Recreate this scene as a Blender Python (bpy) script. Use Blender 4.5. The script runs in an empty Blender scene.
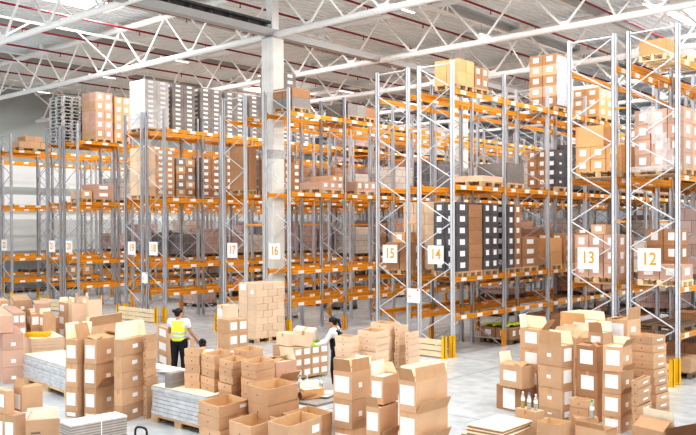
import bpy, bmesh, math, random
from mathutils import Vector, Matrix
random.seed(7)
COL = bpy.context.scene.collection
# ------------------------------------------------------------------ camera calibration (world: X along the row ends, Y along the aisles)
F,CX,CY,YAW,PIT,ROL,CH,CD = 820.78,332.83,236.85,0.7306,-0.0105,0.0043,3.4952,25.068
cs,sn = math.cos(YAW),math.sin(YAW)
CU,CV = CD*sn,-CD*cs
def ray(x,y):
    X3=(x-CX)/F; Z3=(CY-y)/F
    X=X3*math.cos(ROL)+Z3*math.sin(ROL); Z2=-X3*math.sin(ROL)+Z3*math.cos(ROL)
    Y=math.cos(PIT)-Z2*math.sin(PIT); Z=math.sin(PIT)+Z2*math.cos(PIT)
    return X*cs-Y*sn, X*sn+Y*cs, Z
def onz(x,y,z=0.0):
    r=ray(x,y); t=(z-CH)/r[2]
    return Vector((CU+t*r[0],CV+t*r[1],z))
def hd(a):
    a=math.radians(a); X,Y=math.sin(a),math.cos(a)
    return Vector((X*cs-Y*sn, X*sn+Y*cs, 0))
# ------------------------------------------------------------------ materials
M={}
def mat(name,col,rough=.6,metal=0,noise=0,nscale=8,rnd=0,emit=0,alpha=1,trans=0,bump=0,stretch=None):
    m=bpy.data.materials.new(name); m.use_nodes=True; nt=m.node_tree; b=nt.nodes['Principled BSDF']
    b.inputs['Base Color'].default_value=(*col,1); b.inputs['Roughness'].default_value=rough; b.inputs['Metallic'].default_value=metal
    if alpha<1: b.inputs['Alpha'].default_value=alpha
    if trans: b.inputs['Transmission Weight'].default_value=trans
    if emit:
        b.inputs['Emission Color'].default_value=(*col,1); b.inputs['Emission Strength'].default_value=emit
    if noise or rnd or bump:
        tc=nt.nodes.new('ShaderNodeTexCoord'); n=nt.nodes.new('ShaderNodeTexNoise'); n.inputs['Scale'].default_value=nscale; n.inputs['Detail'].default_value=5
        if stretch:
            mp=nt.nodes.new('ShaderNodeMapping'); mp.inputs['Scale'].default_value=stretch
            nt.links.new(tc.outputs['Object'],mp.inputs[0]); nt.links.new(mp.outputs[0],n.inputs['Vector'])
        else: nt.links.new(tc.outputs['Object'],n.inputs['Vector'])
        oi=nt.nodes.new('ShaderNodeObjectInfo')
        mr=nt.nodes.new('ShaderNodeMapRange'); mr.inputs[1].default_value=.3; mr.inputs[2].default_value=.7; mr.inputs[3].default_value=1-noise; mr.inputs[4].default_value=1+noise
        nt.links.new(n.outputs['Fac'],mr.inputs[0])
        m2=nt.nodes.new('ShaderNodeMapRange'); m2.inputs[3].default_value=1-rnd; m2.inputs[4].default_value=1+rnd
        nt.links.new(oi.outputs['Random'],m2.inputs[0])
        mu=nt.nodes.new('ShaderNodeMath'); mu.operation='MULTIPLY'; nt.links.new(mr.outputs[0],mu.inputs[0]); nt.links.new(m2.outputs[0],mu.inputs[1])
        vm=nt.nodes.new('ShaderNodeVectorMath'); vm.operation='SCALE'; vm.inputs[0].default_value=col
        nt.links.new(mu.outputs[0],vm.inputs['Scale']); nt.links.new(vm.outputs[0],b.inputs['Base Color'])
        if bump:
            bp=nt.nodes.new('ShaderNodeBump'); bp.inputs['Strength'].default_value=bump; bp.inputs['Distance'].default_value=.03
            nt.links.new(n.outputs['Fac'],bp.inputs['Height']); nt.links.new(bp.outputs[0],b.inputs['Normal'])
    M[name]=m; return m
mat('kraft',(.63,.41,.26),.75,noise=.07,nscale=3,rnd=.12)
mat('kraft_brown',(.46,.26,.145),.75,noise=.08,nscale=3,rnd=.1)
mat('kraft_pale',(.84,.63,.46),.75,noise=.05,nscale=3,rnd=.07)
mat('kraft_pink',(.64,.42,.32),.75,noise=.07,nscale=3,rnd=.12)
mat('kraft_orange',(.74,.43,.21),.7,noise=.05,nscale=3,rnd=.06)
mat('kraft_in',(.72,.50,.30),.8,noise=.05)
mat('flap_out',(.54,.33,.19),.75,noise=.06,rnd=.1)
mat('flap_in',(.93,.82,.66),.7,noise=.04)
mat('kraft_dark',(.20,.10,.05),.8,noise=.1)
mat('charcoal',(.14,.13,.135),.6,noise=.1,rnd=.12)
mat('grey_card',(.33,.30,.28),.7,noise=.1,rnd=.1)
mat('folded_grey',(.56,.50,.45),.7,noise=.08,rnd=.12)
mat('white_card',(.66,.63,.61),.6,noise=.04,rnd=.06)
mat('cream',(.84,.76,.60),.7,noise=.03)
mat('paper',(.95,.95,.95),.6)
mat('print',(.18,.16,.15),.7)
mat('tape',(.60,.37,.20),.35,noise=.05)
mat('galv',(.50,.51,.54),.5,metal=.2,noise=.08,rnd=.06,nscale=3)
mat('rack_white',(.68,.70,.73),.42,metal=.15,noise=.04,rnd=.04,nscale=3)
mat('orange',(.86,.37,.035),.42,noise=.06,rnd=.1)
mat('orange_dark',(.62,.27,.03),.5)
mat('yellow',(.93,.53,.02),.45,noise=.05)
mat('wood',(.62,.44,.27),.8,noise=.18,nscale=6,rnd=.15)
mat('wood_pale',(.86,.70,.48),.75,noise=.1,nscale=5,stretch=(1,1,8))
mat('wood_dark',(.24,.17,.12),.8,noise=.2)
mat('wood_grey',(.56,.55,.53),.8,noise=.15,rnd=.1)
mat('truss',(.88,.87,.85),.4,noise=.02)
mat('truss_grey',(.48,.47,.46),.5)
mat('tray_dark',(.12,.12,.125),.5,metal=.3)
mat('red_pipe',(.30,.025,.04),.4)
mat('concrete',(.78,.77,.73),.8,noise=.07,nscale=2)
mat('film',(.60,.61,.63),.25,noise=.13,nscale=5,bump=.5,rnd=.06,stretch=(1,1,3))
mat('film_clear',(.92,.93,.96),.12,alpha=.33,noise=.1,nscale=7,bump=.8)
mat('skin',(.55,.31,.22),.55)
mat('hair',(.018,.014,.014),.45)
mat('black_cloth',(.02,.02,.024),.8,noise=.2)
mat('hivis',(.80,.86,.10),.6,noise=.05)
mat('silver_tape',(.62,.63,.66),.3,metal=.4)
mat('white_cloth',(.82,.82,.84),.8)
mat('green_glove',(.35,.78,.05),.6)
mat('black_plastic',(.02,.02,.02),.4)
mat('red_plastic',(.65,.03,.03),.4)
mat('pet',(.85,.93,.92),.08,trans=.85,alpha=.75)
mat('pet_yellow',(.93,.72,.12),.15,trans=.3)
mat('green_cap',(.05,.45,.15),.4)
mat('white_cap',(.8,.8,.8),.4)
mat('blue_cap',(.1,.25,.7),.4)
mat('sign_white',(.93,.93,.92),.5)
mat('sign_orange',(.88,.38,.04),.5)
mat('lime_film',(.62,.85,.12),.3,noise=.15,bump=.5)
mat('yellow_plastic',(.95,.60,.03),.4)
mat('lamp',(1,1,1),.4,emit=3.0)
def mat_nodes(name): 
    m=bpy.data.materials.new(name); m.use_nodes=True; M[name]=m; return m.node_tree, m.node_tree.nodes['Principled BSDF']
# floor: polished grey concrete with joints and scuffs
nt,b=mat_nodes('floor')
tc=nt.nodes.new('ShaderNodeTexCoord')
n1=nt.nodes.new('ShaderNodeTexNoise'); n1.inputs['Scale'].default_value=.35; n1.inputs['Detail'].default_value=8
n2=nt.nodes.new('ShaderNodeTexNoise'); n2.inputs['Scale'].default_value=3; n2.inputs['Detail'].default_value=6
br=nt.nodes.new('ShaderNodeTexBrick'); br.offset=0; br.inputs['Scale'].default_value=1; br.inputs['Brick Width'].default_value=6.1; br.inputs['Row Height'].default_value=5.8
br.inputs['Mortar Size'].default_value=.012; br.inputs['Mortar Smooth'].default_value=.1
br.inputs['Color1'].default_value=(1,1,1,1); br.inputs['Color2'].default_value=(.97,.97,.97,1); br.inputs['Mortar'].default_value=(.45,.45,.45,1)
ad=nt.nodes.new('ShaderNodeMath'); ad.operation='ADD'
cr=nt.nodes.new('ShaderNodeValToRGB'); cr.color_ramp.elements[0].position=.75; cr.color_ramp.elements[0].color=(.50,.53,.55,1); cr.color_ramp.elements[1].position=1.25 if False else 1.0; cr.color_ramp.elements[1].color=(.61,.645,.665,1)
mx=nt.nodes.new('ShaderNodeMixRGB'); mx.blend_type='MULTIPLY'; mx.inputs[0].default_value=1
for n in (n1,n2,br): nt.links.new(tc.outputs['Object'],n.inputs['Vector'])
nt.links.new(n1.outputs['Fac'],ad.inputs[0]); nt.links.new(n2.outputs['Fac'],ad.inputs[1])
hf=nt.nodes.new('ShaderNodeMath'); hf.operation='MULTIPLY'; hf.inputs[1].default_value=.85
nt.links.new(ad.outputs[0],hf.inputs[0]); nt.links.new(hf.outputs[0],cr.inputs[0])
nt.links.new(cr.outputs[0],mx.inputs[1]); nt.links.new(br.outputs[0],mx.inputs[2]); nt.links.new(mx.outputs[0],b.inputs['Base Color'])
b.inputs['Roughness'].default_value=.24
# wall: horizontal sandwich panels with a darker rail and a pale translucent lower part (world height)
def wallmat(name,stops):
    nt,b=mat_nodes(name)
    g=nt.nodes.new('ShaderNodeNewGeometry'); sp=nt.nodes.new('ShaderNodeSeparateXYZ'); nt.links.new(g.outputs['Position'],sp.inputs[0])
    mr=nt.nodes.new('ShaderNodeMapRange'); mr.inputs[2].default_value=13; nt.links.new(sp.outputs['Z'],mr.inputs[0])
    cr=nt.nodes.new('ShaderNodeValToRGB'); cr.color_ramp.interpolation='CONSTANT'
    e=cr.color_ramp.elements
    e[0].position=0; e[0].color=(*stops[0][1],1); e[1].position=stops[1][0]/13; e[1].color=(*stops[1][1],1)
    for z,c in stops[2:]:
        k=e.new(z/13); k.color=(*c,1)
    nt.links.new(mr.outputs[0],cr.inputs[0]); nt.links.new(cr.outputs[0],b.inputs['Base Color']); b.inputs['Roughness'].default_value=.6
wallmat('wall',[(0,(.36,.38,.39)),(2.2,(.66,.70,.70)),(4.1,(.88,.92,.92)),(4.6,(.5,.54,.54)),(4.8,(.88,.92,.92)),(5.55,(.48,.52,.52)),(6.0,(.90,.94,.94)),(7.3,(.46,.50,.495))])
wallmat('wall_far',[(0,(.6,.62,.64)),(2.5,(.9,.93,.95)),(7.5,(.6,.63,.64))])
mat('deck',(.88,.93,.94),.45,noise=.03,nscale=.5)
# pattern of stacked cartons under film, for loads far down the aisles
def brickmat(name,c1,c2,mort,w,h):
    nt,b=mat_nodes(name)
    tc=nt.nodes.new('ShaderNodeTexCoord'); sp=nt.nodes.new('ShaderNodeSeparateXYZ'); nt.links.new(tc.outputs['Object'],sp.inputs[0])
    a=nt.nodes.new('ShaderNodeMath'); a.operation='ADD'; nt.links.new(sp.outputs[0],a.inputs[0]); nt.links.new(sp.outputs[1],a.inputs[1])
    cb=nt.nodes.new('ShaderNodeCombineXYZ'); nt.links.new(a.outputs[0],cb.inputs[0]); nt.links.new(sp.outputs[2],cb.inputs[1])
    br=nt.nodes.new('ShaderNodeTexBrick'); br.offset=.5; br.inputs['Scale'].default_value=1; br.inputs['Brick Width'].default_value=w; br.inputs['Row Height'].default_value=h
    br.inputs['Mortar Size'].default_value=.006
    br.inputs['Color1'].default_value=(*c1,1); br.inputs['Color2'].default_value=(*c2,1); br.inputs['Mortar'].default_value=(*mort,1)
    nt.links.new(cb.outputs[0],br.inputs['Vector']); nt.links.new(br.outputs[0],b.inputs['Base Color']); b.inputs['Roughness'].default_value=.3
brickmat('load_brown',(.56,.34,.22),(.46,.26,.16),(.16,.09,.06),.4,.28)
brickmat('load_pink',(.60,.46,.42),(.46,.33,.30),(.22,.16,.15),.35,.3)
brickmat('load_grey',(.24,.22,.22),(.17,.16,.16),(.42,.42,.42),.4,.33)
brickmat('load_pale',(.74,.68,.62),(.66,.56,.48),(.3,.26,.23),.4,.25)
# ------------------------------------------------------------------ mesh builder
class MB:
    def __init__(s): s.v=[]; s.f=[]; s.m=[]; s.mats=[]
    def mi(s,m):
        if m not in s.mats: s.mats.append(m)
        return s.mats.index(m)
    def face(s,pts,m):
        k=len(s.v); s.v+= [tuple(p) for p in pts]; s.f.append(tuple(range(k,k+len(pts)))); s.m.append(s.mi(m))
    def box(s,x0,x1,y0,y1,z0,z1,m,T=None):
        k=len(s.v)
        P=[(x0,y0,z0),(x1,y0,z0),(x1,y1,z0),(x0,y1,z0),(x0,y0,z1),(x1,y0,z1),(x1,y1,z1),(x0,y1,z1)]
        if T is not None: P=[tuple(T@Vector(p)) for p in P]
        s.v+=P
        for f in ((0,3,2,1),(4,5,6,7),(0,1,5,4),(1,2,6,5),(2,3,7,6),(3,0,4,7)):
            s.f.append(tuple(k+i for i in f)); s.m.append(s.mi(m))
    def tube(s,a,b,r,m,n=8,r2=None,cap=True):
        a=Vector(a); b=Vector(b); d=(b-a).normalized(); r2=r if r2 is None else r2
        up=Vector((0,0,1)) if abs(d.z)<.9 else Vector((1,0,0))
        x=d.cross(up).normalized(); y=d.cross(x); k=len(s.v)
        off=math.pi/n
        for p,rr in ((a,r),(b,r2)):
            for i in range(n):
                t=2*math.pi*i/n+off; s.v.append(tuple(p+x*math.cos(t)*rr+y*math.sin(t)*rr))
        for i in range(n):
            j=(i+1)%n; s.f.append((k+i,k+j,k+n+j,k+n+i)); s.m.append(s.mi(m))
        if cap:
            s.f.append(tuple(k+i for i in reversed(range(n)))); s.m.append(s.mi(m)); s.f.append(tuple(k+n+i for i in range(n))); s.m.append(s.mi(m))
    def path(s,pts,r,m,n=8):
        for a,b in zip(pts,pts[1:]): s.tube(a,b,r,m,n)
    def lathe(s,prof,m,n=16,c=(0,0)):
        k=len(s.v)
        for r,z in prof:
            for i in range(n):
                t=2*math.pi*i/n; s.v.append((c[0]+r*math.cos(t),c[1]+r*math.sin(t),z))
        for q in range(len(prof)-1):
            for i in range(n):
                j=(i+1)%n; s.f.append((k+q*n+i,k+q*n+j,k+(q+1)*n+j,k+(q+1)*n+i)); s.m.append(s.mi(m))
        s.f.append(tuple(k+i for i in reversed(range(n)))); s.m.append(s.mi(m))
        s.f.append(tuple(k+(len(prof)-1)*n+i for i in range(n))); s.m.append(s.mi(m))
    def mesh(s,name):
        me=bpy.data.meshes.new(name); me.from_pydata(s.v,[],s.f)
        for m in s.mats: me.materials.append(M[m])
        me.polygons.foreach_set('material_index',s.m); me.update(); return me
    def build(s,name,parent=None,loc=(0,0,0),rz=0):
        return link(name,s.mesh(name),parent,loc,rz)
def link(name,me,parent=None,loc=(0,0,0),rz=0,scale=None):
    o=bpy.data.objects.new(name,me); COL.objects.link(o); o.location=loc; o.rotation_euler=(0,0,rz)
    if scale: o.scale=scale
    if parent is not None: o.parent=parent
    return o
def tag(o,label,cat,group=None,kind=None):
    if label: o['label']=label
    if cat: o['category']=cat
    if group: o['group']=group
    if kind: o['kind']=kind
    return o
def thing(name,label,cat,loc=(0,0,0),rz=0,group=None):
    return tag(link(name,None,None,loc,rz),label,cat,group)
def struct(o): o['kind']='structure'; return o
ORD=['first','second','third','fourth','fifth','sixth','seventh','eighth','ninth','tenth','eleventh','twelfth','thirteenth','fourteenth']
def from_top(i,n):
    if n==1: return 'single'
    if i==0: return 'topmost'
    if i==n-1: return 'bottom'
    return ORD[i]+' from top'
NUM={12:'twelve',13:'thirteen',14:'fourteen',15:'fifteen',16:'sixteen',17:'seventeen',18:'eighteen',19:'nineteen',20:'twenty',21:'twenty-one',22:'twenty-two',23:'twenty-three',24:'wall-side'}
# ------------------------------------------------------------------ building shell
m=MB(); m.box(-30,26,-24,40,-.3,0,'floor'); struct(m.build('floor'))
m=MB(); m.box(-30.3,-30,-8,40,0,12.3,'wall')
struct(m.build('wall_left'))
m=MB(); m.box(-30.3,26,40,40.3,0,12.3,'wall_far'); struct(m.build('wall_back'))
def ceiling():
    m=MB(); z=12.02; x=-30.0; p=.305
    prof=[]
    while x<26:
        prof+= [(x,z),(x+.12,z),(x+.155,z+.09),(x+.27,z+.09)]; x+=p
    y0,y1=-24,40
    k=0
    for (xa,za),(xb,zb) in zip(prof,prof[1:]):
        m.face([(xa,y0,za),(xa,y1,za),(xb,y1,zb),(xb,y0,zb)],'deck')
    m.box(-30.3,26,-24,40,z+.12,z+.3,'deck')
    return m.build('ceiling')
struct(ceiling())
# columns at the wide gap between racks 17 and 16
colv=[.8,12.3,23.8,35.3]
for i,v in enumerate(colv):
    m=MB(); x=-3.43; c=.05; h=.29
    pts=[(x-h+c,v-h),(x+h-c,v-h),(x+h,v-h+c),(x+h,v+h-c),(x+h-c,v+h),(x-h+c,v+h),(x-h,v+h-c),(x-h,v-h+c)]
    for a in range(8):
        p,q=pts[a],pts[(a+1)%8]; m.face([(p[0],p[1],0),(q[0],q[1],0),(q[0],q[1],9.9),(p[0],p[1],9.9)],'concrete')
    m.face([(p[0],p[1],9.9) for p in pts],'concrete')
    m.box(x-.26,x+.26,v-.26,v+.26,9.9,9.97,'truss_grey')
    m.box(x-.15,x+.15,v-.15,v+.15,9.97,12.0,'truss')
    m.box(x-h-.01,x+h+.01,v-h-.01,v+h+.01,5.85,6.15,'wood_grey')
    o=struct(m.build('column_%d'%(i+1)))
# lattice trusses along X
TV=[-10.7,-4.95,.8,6.55,12.3,18.05,23.8,29.55,35.3]
for i,v in enumerate(TV):
    m=MB(); zb,zt=10.06,11.72
    m.tube((-30,v,zb),(24,v,zb),.11,'truss',12); 
    m.tube((-30,v,zt),(24,v,zt),.12,'truss',12); m.box(-30,24,v+.12,v+.2,zt+.02,zt+.1,'truss_grey')
    k=-30.0-.62
    u=-29.3
    while u<23:
        m.tube((u,v,zb),(u+1.53,v,zt),.045,'truss',8); m.tube((u+1.53,v,zt),(u+3.06,v,zb),.045,'truss',8)
        m.box(u-.16,u+.16,v-.02,v+.02,zb-.02,zb+.2,'truss')
        m.box(u+1.4,u+1.66,v-.18,v+.18,zt+.04,12.03,'truss')
        u+=3.06
    tag(m.build('roof_truss'),'white tubular lattice truss spanning the roof across the aisles','roof truss','roof trusses',kind='structure')
# purlin tubes and light lattice bracing along Y
for u in (-27,-24.6,-18.3,-12.6,-6.3,-.2,6.1,12.2):
    m=MB(); m.tube((u,-20,11.35),(u,39.5,11.35),.05,'truss',8)
    for v in TV: m.tube((u,v,11.35),(u,v,11.75),.04,'truss',6)
    # knee braces from bottom chords
    for v in TV[1:-1]:
        m.tube((u,v,10.1),(u,v+1.9,11.35),.035,'truss',6)
        m.tube((u,v,10.1),(u,v-1.9,11.35),.035,'truss',6)
    tag(m.build('roof_tie'),'thin white tie tube with knee braces between roof trusses','roof tie','roof ties',kind='structure')
for u in (-21.5,-15.3,-9.3,-.9,3.0,9.2):
    m=MB(); m.box(u-.09,u+.09,-20,39.5,11.76,11.98,'truss_grey')
    tag(m.build('purlin'),'grey purlin running under the roof deck','purlin','purlins',kind='structure')
# deep beam along the column line with the cable tray on it
m=MB(); u=-3.43
m.box(u-.16,u+.16,-20,39.5,10.0,10.24,'truss_grey'); 
o=m.build('column_line_girder'); struct(o)
m=MB(); m.box(u-.2,u+.2,-20,.50,10.36,10.38,'tray_dark'); m.box(u-.2,u-.18,-20,.55,10.36,10.46,'tray_dark'); m.box(u+.18,u+.2,-20,.55,10.36,10.46,'tray_dark')
v=-19.6
while v<.5: m.box(u-.13,u+.13,v-.04,v+.04,10.245,10.36,'tray_dark'); v+=.8
tag(m.build('cable_tray'),'dark cable tray lying on the girder by the white column','cable tray')
# red sprinkler pipes
def sprinkler(u):
    t=thing('sprinkler_pipe','dark red sprinkler pipe running under the corrugated roof','pipe',(u,0,11.45),0,'red sprinkler pipes')
    m=MB(); m.tube((0,-20,0),(0,39,0),.038,'red_pipe',8); m.build('pipe',t)
    h=MB(); h.tube((0,0,0),(0,0,-.13),.018,'red_pipe',6); h.lathe([(.01,-.16),(.045,-.155),(.045,-.145),(.015,-.13)],'red_pipe',8)
    hm=h.mesh('sprinkler_head')
    v=-6.0
    while v<30: link('sprinkler_head',hm,t,(0,v,0)); v+=3.4
for k in range(-6,4): sprinkler(4.05+3.02*k-.05)
for k in (-9,-8,-7): sprinkler(4.05+3.02*k-.1)
# framed skylights with daylight lamps; those out of view are added for light
sky_and_fill=[(-19.7,16.4,2.2,2.8),(-10.7,-1.9,1.6,2.6),(5.9,15.7,2.2,3.0),(5.7,-2.0,2.4,3.4),(14,-2.0,2.4,3.4),(14,-13,2.4,3.4),(5.7,-13,2.4,3.4),(-3,-13,2.4,3.4),(14,15.6,2.4,3.4),(-14,-13,2.4,3.4),(22,-8,2.4,3.4)]
for i,(u,v,a,b) in enumerate(sky_and_fill):
    m=MB(); z=12.0
    for q in ((u-a/2-.06,u-a/2,v-b/2,v+b/2),(u+a/2,u+a/2+.06,v-b/2,v+b/2),(u-a/2,u+a/2,v-b/2-.06,v-b/2),(u-a/2,u+a/2,v+b/2,v+b/2+.06)):
        m.box(*q,z-.03,z+.03,'truss')
    o=m.build('window_%d'%(i+1)); struct(o)
    m=MB(); m.box(u-a/2,u+a/2,v-b/2,v+b/2,z-.02,z,'lamp'); m.build('pane',o)
    l=bpy.data.lights.new('skylight','AREA'); l.shape='RECTANGLE'; l.size=a; l.size_y=b; l.energy=260 if i<3 else 330; l.color=(1,.995,.98)
    lo=bpy.data.objects.new('skylight_lamp',l); COL.objects.link(lo); lo.location=(u,v,z-.05)
# linear luminaires hung below the ties
def luminaire(me=[None]):
    if me[0] is None:
        m=MB(); m.box(-.06,.06,-.75,.75,0,.07,'truss'); h=m.mesh('housing'); n=MB(); n.box(-.045,.045,-.72,.72,-.015,0,'lamp'); d=n.mesh('diffuser')
        w=MB(); w.tube((0,-.6,.07),(0,-.6,.45),.006,'truss_grey',4); w.tube((0,.6,.07),(0,.6,.45),.006,'truss_grey',4); me[0]=(h,d,w.mesh('hanger'))
    return me[0]
for j,u in enumerate((-24.6,-18.3,-12.6,-6.3,-.2,6.1)):  # outermost row is added to brighten the left wall
    for k,v in enumerate((3.6,9.3,15.2,21,27)):
        t=thing('linear_light','slim white linear light hung beneath a roof tie','light',(u+.12,v,10.9),0,'linear lights under the roof')
        h,d,w=luminaire(); link('housing',h,t); link('diffuser',d,t); link('hanger',w,t)
        l=bpy.data.lights.new('tube','AREA'); l.shape='RECTANGLE'; l.size=.09; l.size_y=1.44; l.energy=150
        lo=bpy.data.objects.new('tube_lamp',l); COL.objects.link(lo); lo.location=(u+.12,v,10.88)
# ------------------------------------------------------------------ pallet racking
R={12:10.27,13:8.82,14:4.34,15:2.86,16:-1.88,17:-3.95,18:-8.45,19:-9.87,20:-14.47,21:-15.88,22:-20.28,23:-21.75,24:-26.6}
NB={12:4,13:4,14:8,15:8,16:12,17:12,18:12,19:12,20:11,21:11,22:10,23:10,24:9}
BAY=2.72; LV=[1.04,2.08,4.6,7.2]; BH=.07
def ztop(l): return 0.0 if l==0 else LV[l-1]+BH+.002
def frame_mesh(flip,mt,H=8.0):
    m=MB()
    for x in (0,-1.1):
        m.box(x-.045,x+.045,-.05,-.038,.01,H,mt); m.box(x-.045,x-.033,-.05,.05,.01,H,mt); m.box(x+.033,x+.045,-.05,.05,.01,H,mt)
        m.box(x-.045,x-.012,.038,.05,.01,H,mt); m.box(x+.012,x+.045,.038,.05,.01,H,mt)
        m.box(x-.07,x+.07,-.08,.08,0,.012,mt)
        z=.15
        while z<H:   # punched slots
            m.box(x-.022,x-.017,-.0515,-.05,z,z+.02,'truss_grey'); m.box(x+.017,x+.022,-.0515,-.05,z,z+.02,'truss_grey'); z+=.1
    br=[(H-.05,0)]; m.tube((-1.06,0,H-.06),(-.04,0,H-.06),.018,mt,6)
    z=H-.1; s=1 if flip else 0
    xs=(-.04,-1.06)
    while z>.5:
        m.tube((xs[s],0,z),(xs[1-s],0,z-.6),.017,mt,6); z-=.61; s=1-s
    m.tube((-1.06,0,.2),(-.04,0,.2),.018,mt,6)
    return m.mesh('upright_frame')
FRM={(f,q):frame_mesh(f,'rack_white' if q else 'galv') for f in (0,1) for q in (0,1)}
def beam_mesh(tags):
    m=MB(); a,b=.055,BAY-.055
    m.box(-.025,.025,a,b,-.065,.065,'orange')
    m.box(-.03,.05,a-.004,a+.045,-.11,.11,'orange_dark'); m.box(-.03,.05,b-.045,b+.004,-.11,.11,'orange_dark')
    m.box(.0255,.029,a+.05,b-.05,-.012,.004,'orange_dark')
    if tags:
        for c in (.38,1.2,2.05): m.box(.026,.031,c,c+.27,-.05,.05,'paper')
    return m.mesh('beam')
BM=[beam_mesh(0),beam_mesh(1)]
m=MB()
m.box(-.068,.068,-.10,-.088,0,.58,'yellow'); m.box(-.068,-.056,-.10,.03,0,.58,'yellow'); m.box(.056,.068,-.10,.03,0,.58,'yellow'); m.box(-.09,.09,-.12,.08,.012,.022,'yellow')
PROT=m.mesh('upright_protector')
m=MB(); m.box(-.05,.05,-.10,-.088,0,.5,'orange'); m.box(-.05,-.04,-.10,.0,0,.5,'orange'); m.box(.04,.05,-.10,.0,0,.5,'orange'); m.box(-.07,.07,-.12,.08,.012,.022,'orange'); PROT2=m.mesh('upright_protector')
m=MB(); m.box(0,.26,-.02,.02,-.02,.02,'orange'); SP=m.mesh('row_spacer')
def textmesh(s,size):
    c=bpy.data.curves.new('digits','FONT'); c.body=s; c.size=size; c.extrude=.002; c.align_x='CENTER'; c.align_y='CENTER'; c.offset=.006
    o=bpy.data.objects.new('digits_tmp',c); COL.objects.link(o); dg=bpy.context.evaluated_depsgraph_get(); dg.update()
    me=bpy.data.meshes.new_from_object(o.evaluated_get(dg)); bpy.data.objects.remove(o); bpy.data.curves.remove(c)
    me.materials.clear(); me.materials.append(M['sign_orange']); return me
for r in R:
    t=thing('pallet_rack','tall pallet rack with orange beams and grey uprights'+(', numbered %s on its end sign'%NUM[r] if r<23 else (', behind rack twenty-two' if r==23 else ', nearest the grey wall')),'pallet rack',(R[r],0,0))
    nb=NB[r]; even=(r%2==0)
    for i in range(nb+1):
        link('upright_frame',FRM[(1 if even else 0, 1 if (i==0 and r<18) else 0)],t,(0,i*BAY,0))
    for i in range(nb):
        for l,z in enumerate(LV):
            link('beam',BM[1],t,(.0,i*BAY,z)); link('beam',BM[0],t,(-1.1,i*BAY,z))
    xa=0 if even else -1.1
    for i in range(min(nb,5)+1):
        link('upright_protector',PROT if i==0 else PROT2,t,(xa+(.0),i*BAY,0))
    if not even and r<23:
        for i in range(nb+1):
            for z in (3.62,6.25):
                o=link('row_spacer',SP,t,(.05,i*BAY,z)); o.scale=((R[r-1]-1.1-R[r]-.1)/.26,1,1)
    if r<23:
        s=MB(); s.box(-.26,.26,-.008,0,-.26,.25,'sign_white')
        cx=-.6 if r!=14 else -.5
        sg=s.build('number_sign',t,(cx,-.07,2.76)); sg['label']='white square sign reading %d in orange'%r
        d=textmesh(str(r),.40); o=link('digits',d,sg,(0,-.0105,0)); o.rotation_euler=(math.pi/2,0,0); o.scale=(.85,1,1)
# extra notice boards in the gap between two racks
for (u,z0,z1,w,lab,gap) in ((3.1,1.40,1.80,.44,'white notice sheet on the uprights between racks fifteen and fourteen',1),(-9.6,1.43,1.84,.36,'white notice sheet between racks nineteen and eighteen',1)):
    t=thing('notice_board',lab,'notice',(u,-.08,z0))
    m=MB(); m.box(-w/2,w/2,-.008,0,0,z1-z0,'sign_white'); m.build('board',t)
    m=MB(); m.box(-w/2+.04,-w/2+.12,-.012,-.0085,(z1-z0)*.42,(z1-z0)*.48,'red_plastic'); m.box(-w/2+.04,-w/2+.1,-.012,-.0085,(z1-z0)*.28,(z1-z0)*.33,'sign_orange'); m.box(w/2-.1,w/2-.05,-.014,-.0085,(z1-z0)-.06,(z1-z0)-.02,'red_plastic'); m.build('marking',t)
# low wooden end guards with yellow posts
for (ua,ub,who) in ((1.75,4.4,'fifteen and fourteen'),(7.7,10.35,'thirteen and twelve'),(-10.95,-8.4,'nineteen and eighteen'),(-5.05,-1.8,'seventeen and sixteen'),(-17,-14.4,'twenty-one and twenty')):
    t=thing('end_guard','low pale wooden end guard with yellow posts before racks '+who,'guard',(ua,-.42,0))
    L=ub-ua
    for k,z in enumerate((.04,.2,.36)):
        m=MB(); m.box(.05,L-.05,-.03,.05,z,z+.13,'wood_pale'); m.build('plank',t)
    for x in (0,L-.09):
        m=MB(); m.box(x,x+.09,-.06,-.045,0,.6,'yellow'); m.box(x+.078,x+.09,-.06,.05,0,.6,'yellow'); m.box(x-.03,x+.12,-.09,.09,0,.012,'yellow'); m.build('post',t)
# ------------------------------------------------------------------ cartons for the racks (unit meshes, scaled)
def unit_carton(body,nlab_v,nlab_u,lab=.42,small=False):
    m=MB(); m.box(.004,.996,.004,.996,0,.994,body)
    # tape seam on top and down the two short sides
    m.box(.46,.54,.003,.997,.994,.9965,'tape')
    if nlab_v:   # label on the face toward -Y
        a=(1-lab)/2; m.box(a,1-a,-.004,.004,.30,.78,'paper')
    if nlab_u:
        a=.36 if small else (1-lab)/2; m.box(.996,1.004,a,1-a,.30 if not small else .4,.78 if not small else .66,'paper')
    return m.mesh('carton')
UC={}
def uc(body,a,b,small=False,lab=.42):
    k=(body,a,b,small,lab)
    if k not in UC: UC[k]=unit_carton(body,a,b,lab,small)
    return UC[k]
def pallet_mesh(mt):
    m=MB()
    for y in (0,.35,.7): 
        for x in (0,.525,1.05): m.box(x,x+.15,y,y+.1,.022,.1,mt)
        m.box(0,1.2,y,y+.1,0,.022,mt)
    for x in (0,.525,1.05): m.box(x,x+.15,0,.8,.1,.122,mt)
    for k in range(7): m.box(.0+k*.178,.13+k*.178,0,.8,.122,.144,mt)
    return m.mesh('pallet')
PAL={k:pallet_mesh(k) for k in ('wood','wood_dark','wood_grey','wood_pale')}
def pallet(u,v,z,wu,wv,label,mt='wood',rz=0,group=None):
    o=link('wooden_pallet',PAL[mt],None,(u,v,z),rz,(wu/1.2,wv/.8,1)); return tag(o,label,'pallet',group)
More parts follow.
